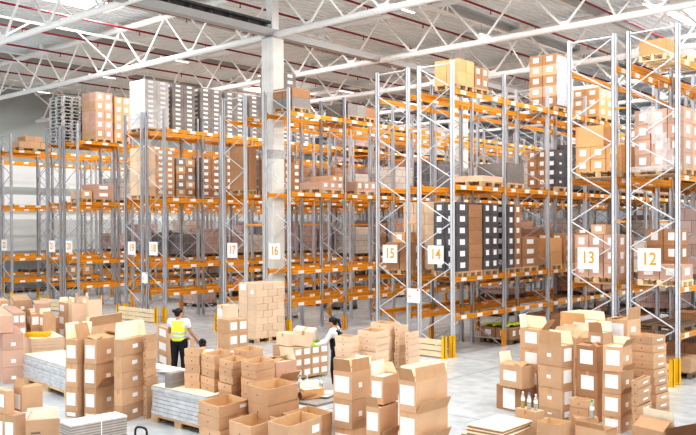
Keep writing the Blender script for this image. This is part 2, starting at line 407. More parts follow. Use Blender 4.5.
COLN={'kraft':'tan','kraft_brown':'brown','kraft_pale':'pale tan','kraft_pink':'pinkish brown','kraft_orange':'orange-tan','charcoal':'charcoal','grey_card':'grey','white_card':'white'}
KIND={'kraft':'tan_carton','kraft_brown':'brown_carton','kraft_pale':'pale_carton','kraft_pink':'pinkish_carton','kraft_orange':'orange_tan_carton','charcoal':'charcoal_carton','grey_card':'grey_carton','white_card':'white_carton'}
def layname(k,n): return 'bottom' if k==0 else ('top' if k==n-1 else ORD[k])
def block(r,lev,v0,wv,nv,nu,nz,h,body,where,labs=(1,1),small=False,wu=1.05,du=0,pal='wood',z=None,mix=None,skip=None,jit=.01):
    """a pallet load of cartons on rack r; only the outside cartons of the heap exist"""
    u1=R[r]+.06+du; u0=u1-wu
    nd=round((v0+wv/2)/BAY)*BAY
    if v0<.115: v0=.115
    elif v0-.115<nd<v0+wv+.115: v0=nd+.115 if (v0+wv/2)>=nd else nd-.115-wv
    z=ztop(lev) if z is None else z
    if pal:
        pallet(u0,v0,z,wu,wv,'pallet under the '+where,pal); z+=.146
    ch=h/nz; cu=wu/nu; cv=wv/nv
    for k in range(nz):
        for i in range(nv):
            for j in range(nu):
                if nu*nv*nz>12 and not(i==0 or j==nu-1 or k==nz-1): continue
                if k==nz-1 and nz>1 and not(i==0 or j==nu-1) and z+h>3.6: continue
                if skip and skip(i,j,k): continue
                bd=mix(i,j,k) if mix else body
                lab=f"{COLN[bd]} carton, {layname(k,nz)} layer"+(f", {ORD[i]} back" if nv>1 else '')+(f", {ORD[nu-1-j]} in" if nu>1 else '')+", "+where
                o=link(KIND[bd],uc(bd,labs[0],labs[1],small),None,(u0+j*cu+random.uniform(0,jit),v0+i*cv+random.uniform(0,jit),z+k*ch),0,(cu-.012,cv-.012,ch-.002))
                tag(o,lab,'carton',where)
    return z+h
# --- wrapped loads, one thing each
def wrapped(u0,v0,z,wu,wv,h,pat,label,pal='wood_dark',group=None,seed=0):
    rd=random.Random(seed+int(v0*100)+int(u0*37))
    t=thing('wrapped_load',label,'pallet load',(u0,v0,z),0,group)
    link('pallet',PAL[pal],t,(0,0,0),0,(wu/1.2,wv/.8,1))
    m=MB(); N=4; K=5; g=[]
    for q in range(K+1):
        ring=[]; zz=.146+(h-.146)*q/K
        for s in range(4*N):
            e,f=divmod(s,N); f/=N
            x,y=[(f,0),(1,f),(1-f,1),(0,1-f)][e]
            d=rd.uniform(-.02,.02); ring.append((wu*(.5+(x-.5)*(.97+d)),wv*(.5+(y-.5)*(.97+d)),zz+rd.uniform(-.01,.01)*(0<q)))
        g.append(ring)
    for q in range(K):
        for s in range(4*N):
            n=(s+1)%(4*N); m.face([g[q][s],g[q][n],g[q+1][n],g[q+1][s]],pat)
    m.face(g[K],pat); m.build('wrapped_goods',t)
    return t
# ------------------------------------------------------------------ loads that can be told apart in the photograph
# rack 14, top level
block(14,4,.22,.8,2,2,2,.68,'kraft_orange','high load by frame fourteen',(0,0),wu=.78)
block(14,4,1.06,.72,2,2,2,.60,'kraft_brown','high load beside orange-tan cartons',(1,1),wu=.8)
# tall wrapped pile on rack 14 top
zz=block(14,4,5.95,1.15,2,2,5,1.72,'kraft','high film-wrapped pile on rack fourteen',(1,0),wu=.98,mix=lambda i,j,k:'kraft' if k%2 else 'kraft_brown')
m=MB(); u=R[14]+.075; n=10
for a in range(n):
    for b in range(8):
        f=lambda a,b:(u+.012*math.sin(a*2.3+b*1.7),5.93+a*1.2/n,7.46+b*1.6/8)
        m.face([f(a,b),f(a+1,b),f(a+1,b+1),f(a,b+1)],'film')
tag(m.build('stretch_film'),'crinkled white stretch film on the high pile on rack fourteen','film')
block(14,4,9.2,1.2,2,2,3,1.0,'kraft_orange','high load farther along rack fourteen',(1,1))
# rack 14, third level
block(14,3,1.45,1.15,1,1,1,.16,'kraft_pale','low flat load on third level of rack fourteen',(0,0))
block(14,3,2.82,1.0,1,1,1,.6,'grey_card','large grey brown carton load on rack fourteen',(0,0))
block(14,3,5.95,1.15,2,3,4,1.2,'kraft_brown','labelled load on third level of rack fourteen',(1,1),small=True,mix=lambda i,j,k:'kraft_brown' if j<2 else 'charcoal')
# rack 14, second level
block(14,2,.1,.6,1,2,6,1.9,'charcoal','charcoal load behind sign fourteen',(1,1),wu=.76)
block(14,2,.74,.70,1,1,5,1.85,'kraft_brown','wrapped brown load on rack fourteen',(0,0))
block(14,2,1.5,.82,2,2,6,1.9,'charcoal','first charcoal load past the wrapped brown one',(1,1))
block(14,2,2.36,.82,2,2,6,1.88,'charcoal','second charcoal load past the wrapped brown one',(1,1),mix=lambda i,j,k:'charcoal' if i<1 else 'kraft_brown')
block(14,2,3.7,1.0,1,2,3,.9,'kraft_brown','brown load past the charcoal cartons',(0,1))
block(14,2,5.56,.78,1,1,2,.85,'kraft_orange','large orange-tan load on second level',(0,0))
block(14,2,6.5,1.2,2,2,3,1.0,'kraft_brown','labelled brown load, rack fourteen',(1,1))
# rack 15, second level: pale tower and brown cartons behind sign 15
block(15,2,.08,.6,1,2,2,.78,'kraft_brown','brown load behind the sign fifteen',(0,1),wu=.95)
block(15,2,.05,.5,1,1,1,.30,'kraft_orange','brown load behind the sign fifteen, upper carton',(1,0),wu=.45,du=-.25,pal=None,z=ztop(2)+.146+.78)
block(15,2,.75,1.0,2,3,6,1.95,'kraft_pale','pale tall load inside rack fifteen',(0,0),wu=1.12,du=.32)
# rack 13
block(13,2,.05,.95,2,3,3,1.02,'kraft_pink','film-wrapped load behind the sign thirteen',(1,1),wu=1.1)
block(13,2,.1,.4,1,1,1,.24,'kraft','load behind sign thirteen, upper end carton',(1,0),wu=.38,du=-.30,pal=None,z=ztop(2)+.146+1.025)
block(13,2,.1,.35,1,1,1,.13,'kraft_brown','load behind sign thirteen, lower end carton',(1,0),wu=.35,du=-.72,pal=None,z=ztop(2)+.146+1.025)
block(13,3,.03,.85,1,3,2,.60,'kraft_orange','load on third level of rack thirteen',(1,0),wu=1.15,du=.08)
block(13,3,.05,.8,1,1,1,.50,'kraft_orange','third level load of rack thirteen, upper carton',(0,0),wu=.72,du=-.35,pal=None,z=ztop(3)+.146+.602)
block(13,3,3.0,1.1,2,2,4,1.3,'kraft','second bay load on rack thirteen',(1,1))
# rack 12
block(12,2,.9,.55,1,2,3,1.15,'kraft_brown','dark brown load behind the sign twelve',(1,1),wu=.8,du=-.3)
block(12,2,.05,.75,1,2,1,.34,'kraft_pink','low load below the sign twelve',(1,1),wu=1.0,pal='wood_pale')
zz=block(12,3,.05,1.1,2,3,4,1.35,'kraft_pink','film-wrapped load, rack twelve',(1,1),wu=1.12,du=.05)
m=MB()
rd=random.Random(3)
for a in range(14):
    for b in range(12):
        def f(a,b):
            q=random.Random(a*91+b*7); return (9.2+a*1.16/14, .02-.025*q.random(), 4.75+b*1.48/12)
        if abs((a-4)-(12-b)*.55)<2.2 or b in (0,): m.face([f(a,b),f(a+1,b),f(a+1,b+1),f(a,b+1)],'film_clear')
tag(m.build('stretch_film'),'torn clear stretch film on the third level of rack twelve','film')
block(12,4,.1,.6,1,1,1,.34,'kraft_orange','single carton on top level of rack twelve',(0,0),wu=.62,du=-.35,pal='wood_pale')
block(12,4,.8,.9,1,1,1,.14,'white_card','low white load on top level of rack twelve',(0,0),pal='wood_pale')
# wire cages at the far right on rack 12
for k,(z,lab) in enumerate(((ztop(4),'lower grey wire crate on top of rack twelve'),(ztop(4)+.26,'upper grey wire crate on top of rack twelve'))):
    t=thing('wire_crate',lab,'crate',(9.55,2.0,z)); m=MB()
    for zz in (0,.22): m.path([(0,0,zz),(.6,0,zz),(.6,.4,zz),(0,.4,zz),(0,0,zz)],.018,'truss_grey',6)
    for p in ((0,0),(.6,0),(.6,.4),(0,.4)): m.tube((p[0],p[1],0),(p[0],p[1],.24),.018,'truss_grey',6)
    m.build('crate_frame',t); m=MB(); m.box(.05,.55,.04,.36,0.0,.18,'grey_card'); m.build('panel',t)
# rack 12 first level: boards and white papers
pallet(9.15,.12,ztop(1),1.15,1.6,'wide dark pallet on first level of rack twelve','wood_dark')
for k in range(5):
    o=link('flat_carton',uc('kraft_brown',0,0),None,(9.5,1.9,ztop(1)+.002+k*.06),0,(.8,.7,.055)); tag(o,f'flat folded carton, {layname(k,5)} of the pile right of sign twelve','flat carton','flat cartons on first level')
block(12,0,.7,.7,1,1,1,.34,'kraft','single carton low under rack twelve',(0,0),wu=.7,pal='wood_dark')
block(12,0,1.9,.8,2,2,2,.5,'kraft_brown','low brown load under rack twelve',(0,1),pal='wood_dark')
# rack 14 ground level: labelled cartons with lime film
block(14,0,3.0,1.2,3,2,1,.34,'kraft_brown','ground load under rack fourteen',(1,1),wu=1.05,pal='wood_dark')
m=MB(); rd=random.Random(5)
P=[[(3.4+a*.1+rd.uniform(-.03,.03),3.05+b*.13+rd.uniform(-.03,.03),.50+rd.uniform(.0,.09)) for b in range(9)] for a in range(10)]
for a in range(9):
    for b in range(8): m.face([P[a][b],P[a+1][b],P[a+1][b+1],P[a][b+1]],'lime_film')
tag(m.build('lime_cover'),'crumpled lime plastic cover on the ground load under rack fourteen','plastic cover')
block(14,0,5.6,1.2,1,2,2,.5,'kraft_brown','ground load in the third bay of rack fourteen',(0,0),pal='wood_dark')
# rack 16
block(16,4,.1,.85,1,2,2,.62,'kraft_brown','dark load on top of rack sixteen',(0,0),wu=.9,mix=lambda i,j,k:'grey_card' if k==0 else 'kraft_brown')
block(16,4,2.6,1.0,2,1,1,.4,'grey_card','grey load on second bay of rack sixteen',(0,0))
block(16,4,3.75,.6,1,1,1,.36,'kraft_brown','brown load on second bay of rack sixteen',(0,0))
block(16,3,1.7,1.1,3,1,1,.24,'kraft_pink','low pinkish load on third level of rack sixteen',(0,1))
block(16,3,2.0,.6,2,1,1,.22,'kraft','low pinkish load, raised part',(0,1),pal=None,z=ztop(3)+.39)
block(16,3,3.3,1.1,3,1,1,.32,'kraft_pink','pinkish load beside rack fifteen',(0,1))
# rack 18 / 19
for k,v in enumerate((.08,1.4,2.8,4.12,5.52,6.84,8.24)):
    pal_txt=['first','second','third','fourth','fifth','sixth','seventh'][k]
    block(19,4,v+.02,1.15,2,2 if k==0 else 1,10,1.88,'white_card',f'{pal_txt} tall stack topping rack nineteen',(1,1),mix=(None if k<1 else (lambda i,j,kk:'grey_card')),wu=1.02 if k==0 else .6,du=0)
block(19,3,.08,.5,1,2,7,1.85,'kraft_pale','pale third-level load of rack nineteen',(0,0),wu=1.02)
block(19,3,.62,.9,2,1,8,1.8,'kraft','labelled third-level load of rack nineteen',(0,1),wu=.6)
block(19,3,1.6,.95,2,1,5,1.5,'kraft_brown','mixed third-level load of rack nineteen',(0,1),wu=.6,mix=lambda i,j,k:('kraft','grey_card','kraft_brown')[(i*2+k)%3])
block(19,3,2.85,1.1,2,1,6,1.6,'kraft_brown','second bay load of rack nineteen',(0,1),wu=.6)
block(19,3,4.15,1.0,2,1,6,1.7,'kraft_brown','second bay end load of rack nineteen',(0,1),wu=.6)
block(18,3,6.2,1.1,2,1,5,1.5,'kraft_brown','third bay load of rack eighteen',(0,1),wu=.6)
block(17,3,.1,.35,1,2,1,1.5,'kraft_brown','tall brown folded board load on rack seventeen',(0,0),wu=1.0)
block(17,3,1.1,1.2,2,1,5,1.3,'kraft_brown','labelled load behind the white column',(0,1),wu=.6)
block(17,4,1.2,1.2,2,1,7,1.6,'grey_card','grey labelled stack behind the white column',(0,1),wu=.6)
# rack 20 / 21
for k in range(14):
    o=pallet(R[21]-1.08,.12,ztop(4)+k*.146,1.12,.9,f'empty grey pallet, {layname(k,14)} of the tall stack above rack twenty-one','wood_grey',random.uniform(-.03,.03),'empty pallets above rack twenty-one')
for k in range(12):
    o=pallet(R[21]-1.08,1.25,ztop(4)+k*.146,1.12,.9,f'empty grey pallet, {layname(k,12)} of the stack behind the tall one','wood_grey',random.uniform(-.03,.03),'empty pallets above rack twenty-one')
block(20,4,.85,.85,2,2,5,2.0,'kraft_pink','large pinkish pile topping rack twenty',(0,1),wu=1.1,du=.0,mix=lambda i,j,k:'kraft_pink' if (i+k)%3 else 'kraft')
block(20,4,1.8,.8,2,1,5,1.9,'kraft_pink','second pinkish pile topping rack twenty',(0,1),wu=1.0,mix=lambda i,j,k:'kraft_pink' if (i+k)%2 else 'kraft_orange')
block(20,3,.15,.5,1,1,1,.34,'kraft','small load, third level, rack twenty',(0,1),wu=.9)
block(20,3,.72,1.0,1,1,2,.62,'kraft_pink','taller load, third level, rack twenty',(0,1),wu=.9)
# rack 22
block(22,4,.4,1.6,3,1,1,.28,'kraft','low tan load on top of rack twenty-two',(0,0),wu=1.0)
block(22,4,.7,.9,2,1,1,.26,'kraft','low tan load on rack twenty-two, raised part',(0,0),wu=.8,pal=None,z=ztop(4)+.43)
block(22,1,2.9,.5,1,1,1,.42,'kraft','first small load on first level of rack twenty-two',(1,1),wu=.6)
block(22,1,3.7,.5,1,1,1,.42,'kraft_orange','second small load on first level of rack twenty-two',(1,1),wu=.6)
# ------------------------------------------------------------------ filling farther down the aisles
rd=random.Random(21)
def loadlab(r,b,l,txt): 
    lv=['ground level','first level','second level','third level','top level'][l]
    return f'{txt}, {ORD[b]} bay, {lv}, rack {NUM[r]}'
busy={(14,4,b) for b in range(0,4)}|{(14,3,b) for b in range(0,3)}|{(14,2,b) for b in range(3)}|{(15,2,0)}|{(13,2,0),(13,3,0),(13,3,1),(12,2,0),(12,3,0),(12,4,0),(12,1,0),(12,0,0),(14,0,1),(14,0,2)}
busy|={(16,4,b) for b in range(8)}|{(17,4,b) for b in range(6)}|{(16,3,0),(16,3,1),(17,3,0)}|{(18,4,b) for b in range(3)}|{(18,3,0),(18,3,1),(18,3,2),(19,3,0),(19,3,1),(19,4,0),(19,4,1),(19,4,2),(19,4,3),(18,4,3),(20,4,0),(21,4,0),(20,3,0),(22,4,0)}
empt={14:[(0,1),(1,0),(1,1),(1,2),(0,0)],15:[(0,0),(0,1),(1,0),(1,1),(3,0),(3,1),(4,0),(4,1),(4,2),(4,3),(3,2)]}
pats=['load_brown','load_pink','load_grey','load_pale']
ptx={'load_brown':'brown wrapped carton load','load_pink':'pinkish wrapped carton load','load_grey':'dark wrapped carton load','load_pale':'pale wrapped carton load'}
for r in R:
    for b in range(NB[r]):
        for l in range(5):
            if (r,l,b) in busy or (l,b) in empt.get(r,[]): continue
            if r in (16,17): 
                p={0:0.3 if b>3 else 0,1:.25 if b>2 else 0,2:.6 if b>4 else 0,3:.6 if b>1 else 0,4:.12 if b>7 else 0}[l]
            elif r in (18,19): p={0:.3 if b>0 else 0,1:.2 if b>2 else 0,2:.75 if b>3 else 0,3:.7,4:.6 if b<8 else .25}[l]
            elif r in (20,21): p={0:.2 if b>1 else 0,1:.2 if b>1 else 0,2:.8 if b>1 else 0,3:.15,4:.15 if b>2 else 0}[l]
            elif r in (22,23): p={0:.3 if b>2 else 0,1:.3 if b>2 else 0,2:.75 if b>2 else 0,3:.08,4:.0}[l]
            elif r==24: p={0:.95,1:.6,2:.0 if b<3 else .6,3:.0,4:.0}[l]
            elif r in (12,13): p={0:.3,1:.3 if b else 0,2:.8,3:.8,4:0}[l]
            else: p={0:.25,1:.3,2:.85,3:.7,4:.15}[l]
            for s in range(2):
                if rd.random()>p: continue
                u0=R[r]-1.1; v0=b*BAY+.12+s*1.26; z=ztop(l)
                hmax=[.75,.75,2.0,2.0,1.9][l]
                q=rd.random()
                side='near half' if s==0 else 'far half'
                if l<=1 and q<.45:
                    pallet(u0,v0,z,1.2,1.1,loadlab(r,b,l,'empty pallet, '+side),'wood_dark'); continue
                pt=rd.choice(pats if r<20 else ['load_pink','load_pink','load_grey','load_pale'])
                if r==24: pt='load_grey' if l<2 else 'load_pink'
                h=hmax*rd.uniform(.45,.95)
                wrapped(u0-.05,v0,z,1.2,1.1,h,pt,loadlab(r,b,l,ptx[pt]+', '+side))
# pallets standing on the floor of the far aisles
for (u,v,pt,lab,h) in ((-.9,9.5,'load_brown','brown load on the aisle floor between racks sixteen and fifteen',.8),(.3,14.5,'load_brown','second brown load deep in the aisle beside rack fifteen',.9),(-6.6,3.0,'load_pale','pale wrapped load on the floor past rack seventeen',.8),(-7.4,7.5,'load_grey','dark wrapped load standing in the aisle past rack eighteen',.8),(-13.2,4.5,'load_pink','pinkish wrapped load in the aisle past rack twenty',.9),(-1.2,17,'load_pink','pinkish wrapped load far along the aisle by rack sixteen',1.0)):
    wrapped(u,v,0,1.2,1.0,h,pt,lab)
# ------------------------------------------------------------------ foreground cartons
def solve(P,d,x):
    r=ray(x,230); ex,ey=r[0],r[1]; qx,qy=P.x-CU,P.y-CV
    den=d.x*ey-d.y*ex
    return -(qx*ey-qy*ex)/den
def base(xl,xc,xr,yt,zt,al,al2=None):
    P=onz(xc,yt,zt); r=hd(al); l=hd(al-90 if al2 is None else al2)
    L=max(.04,min(2.6,solve(P,r,xr))); W=max(.04,min(2.6,solve(P,l,xl)))
    return P,L,W,math.atan2(r.y,r.x)
def open_box(L,W,H,body,inner,t=.008,fill=None,fl=.0,deep=0,ring=False,fillm=None):
    """open-topped box, walls with thickness; slightly flared by fl"""
    m=MB()
    o0=[(fl,fl),(L-fl,fl),(L-fl,W-fl),(fl,W-fl)]; o1=[(0,0),(L,0),(L,W),(0,W)]
    i1=[(t,t),(L-t,t),(L-t,W-t),(t,W-t)]; i0=[(fl+t,fl+t),(L-fl-t,fl+t),(L-fl-t,W-fl-t),(fl+t,W-fl-t)]
    zi=.01 if fill is None else H*fill
    if deep: zi=-deep; t=.018; i1=[(t,t),(L-t,t),(L-t,W-t),(t,W-t)]; i0=[(fl+t,fl+t),(L-fl-t,fl+t),(L-fl-t,W-fl-t),(fl+t,W-fl-t)]
    for a in range(4):
        b=(a+1)%4
        m.face([(*o0[a],0),(*o0[b],0),(*o1[b],H),(*o1[a],H)],body)
        m.face([(*o1[a],H),(*o1[b],H),(*i1[b],H),(*i1[a],H)],body)
        m.face([(*i1[b],H),(*i1[a],H),(*i0[a],zi),(*i0[b],zi)][::-1],inner)
    if not ring and not deep: m.face([(*p,0) for p in o0][::-1],body)
    if not ring: m.face([(*p,zi) for p in i0],fillm or inner)
    return m
def put_label(par,face,L,W,H,a0,a1,z0,z1,name='label',printed=False):
    """face 'r' = side along L (local y=0), 'l' = side along W (local x=0)"""
    m=MB(); e=.003
    if face=='r':
        x0,x1=L*a0,L*a1; m.box(x0,x1,-e,0.0,H*z0,H*z1,'paper')
        if printed and H*(z1-z0)>.12:
            for k in range(3): m.box(x0+(x1-x0)*.15,x0+(x1-x0)*(.85-.2*(k==2)),-e-.001,-e,H*(z0+(z1-z0)*(.25+.2*k)),H*(z0+(z1-z0)*(.27+.2*k)),'wood_grey')
    else:
        y0,y1=W*a0,W*a1; m.box(-e,0.0,y0,y1,H*z0,H*z1,'paper')
        if printed and H*(z1-z0)>.12:
            for k in range(3): m.box(-e-.001,-e,y0+(y1-y0)*.15,y0+(y1-y0)*.85,H*(z0+(z1-z0)*(.25+.2*k)),H*(z0+(z1-z0)*(.27+.2*k)),'wood_grey')
    o=m.build(name,par); o['label']='white paper label' if name=='label' else None
    if name!='label': del o['label']
    return o
def flap(par,L,W,H,side,ang,depth,body,inner):
    """ang: 0 lies inward closed, 90 straight up, 180 flat outward, 250 hanging"""
    a=math.radians(ang); t=.006
    edge={'r':(Vector((0,0,H)),Vector((1,0,0)),L,Vector((0,1,0))),'b':(Vector((0,W,H)),Vector((1,0,0)),L,Vector((0,-1,0))),
          'l':(Vector((0,0,H)),Vector((0,1,0)),W,Vector((1,0,0))),'e':(Vector((L,0,H)),Vector((0,1,0)),W,Vector((-1,0,0)))}[side]
    o,al,ln,inn=edge; d=inn*math.cos(a)+Vector((0,0,1))*math.sin(a); nrm=al.cross(d).normalized()*t
    p=[o+al*.01,o+al*(ln-.01),o+al*(ln-.025)+d*depth,o+al*.025+d*depth]
    # the inner side of a flap faces inward/up when closed is down
    m=MB(); body={'kraft':'flap_out','kraft_pink':'flap_out'}.get(body,body)
    inside=(-inn*math.sin(a)+Vector((0,0,1))*math.cos(a))*-1   # the face that lay against the contents
    q=[x+inside*t for x in p]
    m.face(p,body); m.face(q[::-1],inner)
    for i in range(4):
        j=(i+1)%4; m.face([p[i],p[j],q[j],q[i]],body)
    return m.build('flap',par)
STK={}
def carton(P,L,W,H,rz,z,body='kraft',kind='closed',labs='lr',label='',flaps=None,name='carton',group=None,fill=None,tape=True,inner='kraft_in',fd=None,labstyle=None,deep=0,ring=False):
    t=thing(name,label,'carton' if kind!='tray' else 'tray',(P.x,P.y,z),rz,group)
    if kind=='closed':
        m=MB(); c=.006
        m.box(0,L,0,W,0,H-.001,body)
        if tape: m.box(L*.04,L*.96,W/2-.03,W/2+.03,H-.001,H+.0005,'tape'); m.box(-.0006,0,W/2-.03,W/2+.03,H*.72,H,'tape')
        m.build('box_body',t)
    elif kind=='tray':
        open_box(L,W,H,body,inner,fl=.006,deep=deep,ring=ring).build('tray_wall',t)
        m=MB(); m.lathe([(.012,0),(.012,.001)],'print',8); 
        me=m.mesh('hand_hole'); o=link('hand_hole',me,t,(-.0015,W/2,H*.5)); o.rotation_euler=(0,-math.pi/2,0)
    else:
        open_box(L,W,H,body,inner,fill=fill if fill is not None else .93,fillm=('flap_in' if (fill or .93)>.8 and inner=='kraft_in' else None)).build('box_body',t)
        for (sd,ang) in flaps or []:
            flap(t,L,W,H,sd,ang,(fd or .5*min(W,L)),body,'flap_in' if inner=='kraft_in' else inner)
    ls=labstyle or {}
    if 'l' in labs: put_label(t,'l',L,W,H,*ls.get('l',(.18,.82,.28,.82)))
    if 'r' in labs: put_label(t,'r',L,W,H,*ls.get('r',(.38,.60,.42,.62)))
    if 'R' in labs: put_label(t,'r',L,W,H,*ls.get('R',(.16,.84,.25,.8)))
    if 'd' in labs: put_label(t,'r',L,W,H,.08,.44,.25,.78); put_label(t,'r',L,W,H,.56,.92,.25,.78)
    if 'D' in labs: put_label(t,'l',L,W,H,.08,.44,.25,.78); put_label(t,'l',L,W,H,.56,.92,.25,.78)
    if 't' in labs: put_label(t,'r',L,W,H,.70,.92,.45,.75,printed=False)
    return t
def stack(xl,xc,xr,yt,zt,al,hs,where,body='kraft',kinds=None,labs='lr',adj='tan',flaps=None,wob=.012,rot=0,kind='closed',fl_lower=None,fill=None,fd=None,lean=(0,0),inner='kraft_in',labstyle=None,al2=None):
    P,L,W,rz=base(xl,xc,xr,yt,zt,al,al2)
    rest=zt-sum(hs)
    if rest>=.25 and len(hs)>1 and 'on the sheet pallet' not in where: hs=list(hs)+[hs[-1]]*max(1,round(rest/hs[-1])); kinds=kinds and list(kinds)+['closed']*(len(hs)-len(kinds)); rest=zt-sum(hs)
    if abs(rest)<.25: hs=[h*zt/sum(hs) for h in hs]
    z=zt; n=len(hs); rd=random.Random(int(xc*13+yt)); out=[]
    for i,h in enumerate(hs):
        z-=h
        if z<-.02: z=0
        q=Vector((P.x+rd.uniform(-wob,wob)+lean[0]*i,P.y+rd.uniform(-wob,wob)+lean[1]*i,0))
        kd=(kinds[i] if kinds else kind)
        fls=(flaps if i==0 else (fl_lower or {}).get(i))
        if kd=='closed' and fls: 
            pass
        word={'closed':'carton','open':'open-flap carton','tray':'open-top tray carton'}[kd]
        lb=f"{adj} {word}, {from_top(i,n)}, {where}"
        o=carton(q,L,W,h-.003,rz+rd.uniform(-.02,.02)+math.radians(rot)*(i==0),z,body,kd,labs,lb,fls if kd=='open' else None,
                 name={'closed':'taped_carton','open':'open_carton','tray':'tray_carton'}[kd],group=where,fill=fill if (i==0 or kd=='tray') else .97,fd=fd,inner=inner,labstyle=labstyle,deep=(max(.0,min(.2,z-.03)) if kd=='tray' and i==0 else 0),ring=(kd=='tray' and 0<i<n-1))
        if kd=='closed' and fls:
            for (sd,ang) in fls: flap(o,L,W,h-.003,sd,ang,fd or .5*min(W,L),body,inner)
        if al2 is not None:      # trays racked out of square
            th=math.radians(al-al2); ct,st_=math.cos(th),math.sin(th)
            for ch in o.children:
                if ch.name.startswith('hand_hole'):
                    y=ch.location.y; ch.location=(y*ct-.002,y*st_,ch.location.z); ch.rotation_euler=(0,-math.pi/2,0)
                    continue
                for vv in ch.data.vertices: vv.co=(vv.co.x+vv.co.y*ct,vv.co.y*st_,vv.co.z)
        out.append(o)
    return out,P,L,W,rz,z
def under(P,L,W,rz,label,z=0,mt='wood'):
    o=link('wooden_pallet',PAL[mt],None,(P.x,P.y,z),rz,(max(L,.3)/1.2,max(W,.3)/.8,1)); return tag(o,label,'pallet')
# ---- left edge
_,P,L,W,rz,z=stack(-14,2.5,22.5,334,1.14,62,[.38,.38,.38],'in the wall at the left picture edge','kraft_pink',labs='r',adj='pinkish brown',labstyle={'r':(.40,.62,.25,.45)})
stack(-22,-9,12.5,316.5,1.54,62,[.39],'on the stack at the left edge','kraft_pink',labs='',adj='plain pinkish')
_,P,L,W,rz,z=stack(-9,14.5,24,416,.52,25,[.38],'beside the lone open carton at lower left','kraft',labs='D',adj='twin-labelled'); under(P,L,W,rz,'dark pallet under the twin-labelled carton',0,'wood_dark')
stack(11,21,40.5,388,.92,42,[.40],'behind the lone open carton at lower left','kraft',kind='open',labs='l',adj='tan',flaps=[('l',70),('r',8),('b',12)],labstyle={'l':(.2,.85,.1,.7)})
stack(-8,6.5,13,391,.90,40,[.38],'at the lower left edge','kraft',labs='l',adj='small labelled')
_,P,L,W,rz,z=stack(23,25.5,58,421,.46,72,[.46],'lone in front at lower left','kraft',kind='open',labs='',adj='plain ochre',flaps=[('b',88),('l',60)],fd=.2,fill=.95)
m=MB(); m.box(L*.14,L*.42,-.002,0,.24,.27,'wood_dark'); 
o=bpy.data.objects[ [x.name for x in bpy.data.objects if x.get('label','').startswith('plain ochre')][0] ]; mk=m.build('printed_marking',o)
# flattened cartons, strapped
P,L,W,rz=base(58,70.5,126,425,.56,47)
W=max(W,.35)
under(P,L,W,rz,'pallet under the strapped flattened cartons',0,'wood')
for k in range(10):
    t=thing('flattened_carton',f'flattened grey tan carton, {from_top(9-k,10)}, strapped pile at lower left','flattened carton',(P.x+random.uniform(-.01,.01),P.y+random.uniform(-.01,.01),.146+k*.041),rz,'strapped flattened cartons')
    m=MB(); m.box(0,L,0,W,0,.022,'folded_grey'); m.box(.006,L-.006,.006,W-.006,.022,.039,'grey_card' if k<9 else 'paper'); m.build('folded_board',t)
m=MB(); m.box(L*.52,L*.535,-.012,-.008,.14,.56,'paper'); m.box(L*.52,L*.535,-.012,W+.012,.558,.562,'paper'); m.box(L*.52,L*.535,W+.008,W+.012,.14,.56,'paper')
tag(m.build('strap',None,(P.x,P.y,0),rz),'white strap around the flattened cartons at lower left','strap')
# pallet jack handle
t=thing('pallet_jack','black handled pallet jack low in front of the tall stacks','pallet jack',tuple(onz(140,470,0))[:3],math.atan2(hd(30).y,hd(30).x))
p=onz(140,470,0)
P0=onz(141,428,1.2); t.location=(P0.x,P0.y,0)
m=MB(); pts=[]
for k in range(17):
    a=math.pi*2*k/16; pts.append((0,.09*math.copysign(abs(math.cos(a))**.6,math.cos(a)),1.13+.08*math.copysign(abs(math.sin(a))**.6,math.sin(a))))
m.path(pts,.013,'black_plastic',8); m.build('handle_loop',t)
m=MB(); m.tube((0,0,1.05),(.12,0,.3),.02,'black_plastic'); m.build('shaft',t)
m=MB(); m.box(.05,.25,-.12,.12,.12,.38,'red_plastic'); m.build('pump_body',t)
m=MB(); m.box(.25,1.35,-.27,-.11,.05,.11,'red_plastic'); m.box(.25,1.35,.11,.27,.05,.11,'red_plastic'); m.box(.2,.27,-.27,.27,.05,.3,'red_plastic'); m.build('fork',t)
m=MB(); m.tube((.1,-.06,.08),(.1,.06,.08),.08,'black_plastic',16); m.tube((1.2,-.24,.045),(1.2,-.14,.045),.04,'black_plastic',12); m.tube((1.2,.14,.045),(1.2,.24,.045),.04,'black_plastic',12); m.build('wheel',t)
# tall labelled stacks
bs={'l':(.14,.88,.22,.76),'r':(.40,.56,.34,.52)}
_,P,L,W,rz,z=stack(64,76.5,90,340,1.45,24,[.44,.44,.44,.13],'left column of the tall labelled stacks','kraft',kinds=['open','closed','closed','closed'],labs='l',flaps=[('b',95),('r',75),('e',100)],labstyle=bs,fd=.3)
_,P,L,W,rz,z=stack(83,95.5,121,340,1.46,24,[.45,.45,.45,.11],'second column of the tall labelled stacks','kraft',kinds=['open','closed','closed','closed'],labs='lr',flaps=[('l',12),('r',14),('e',25)],fl_lower={2:[('r',128)]},labstyle=bs,fill=.96,fd=.25)
_,P,L,W,rz,z=stack(113,121.5,145.5,340,1.5,24,[.30]*5,'third column, small-labelled, of the tall stacks','kraft',kinds=['open']+['closed']*4,labs='r',flaps=[('b',88),('e',80)],labstyle={'r':(.42,.62,.38,.62)},fill=.9,fd=.3)
stack(143,147,156.5,335,1.55,24,[.142]*10,'narrow tall column right of the labelled stacks','kraft',kind='tray',labs='',lean=(.002,-.004))
_,P,L,W,rz,z=stack(84,89,122,327,1.25,24,[.4,.4,.4,.2],'behind the tall labelled stacks','kraft',kinds=['open']+['closed']*3,labs='',flaps=[('b',80),('r',95)],fd=.22)
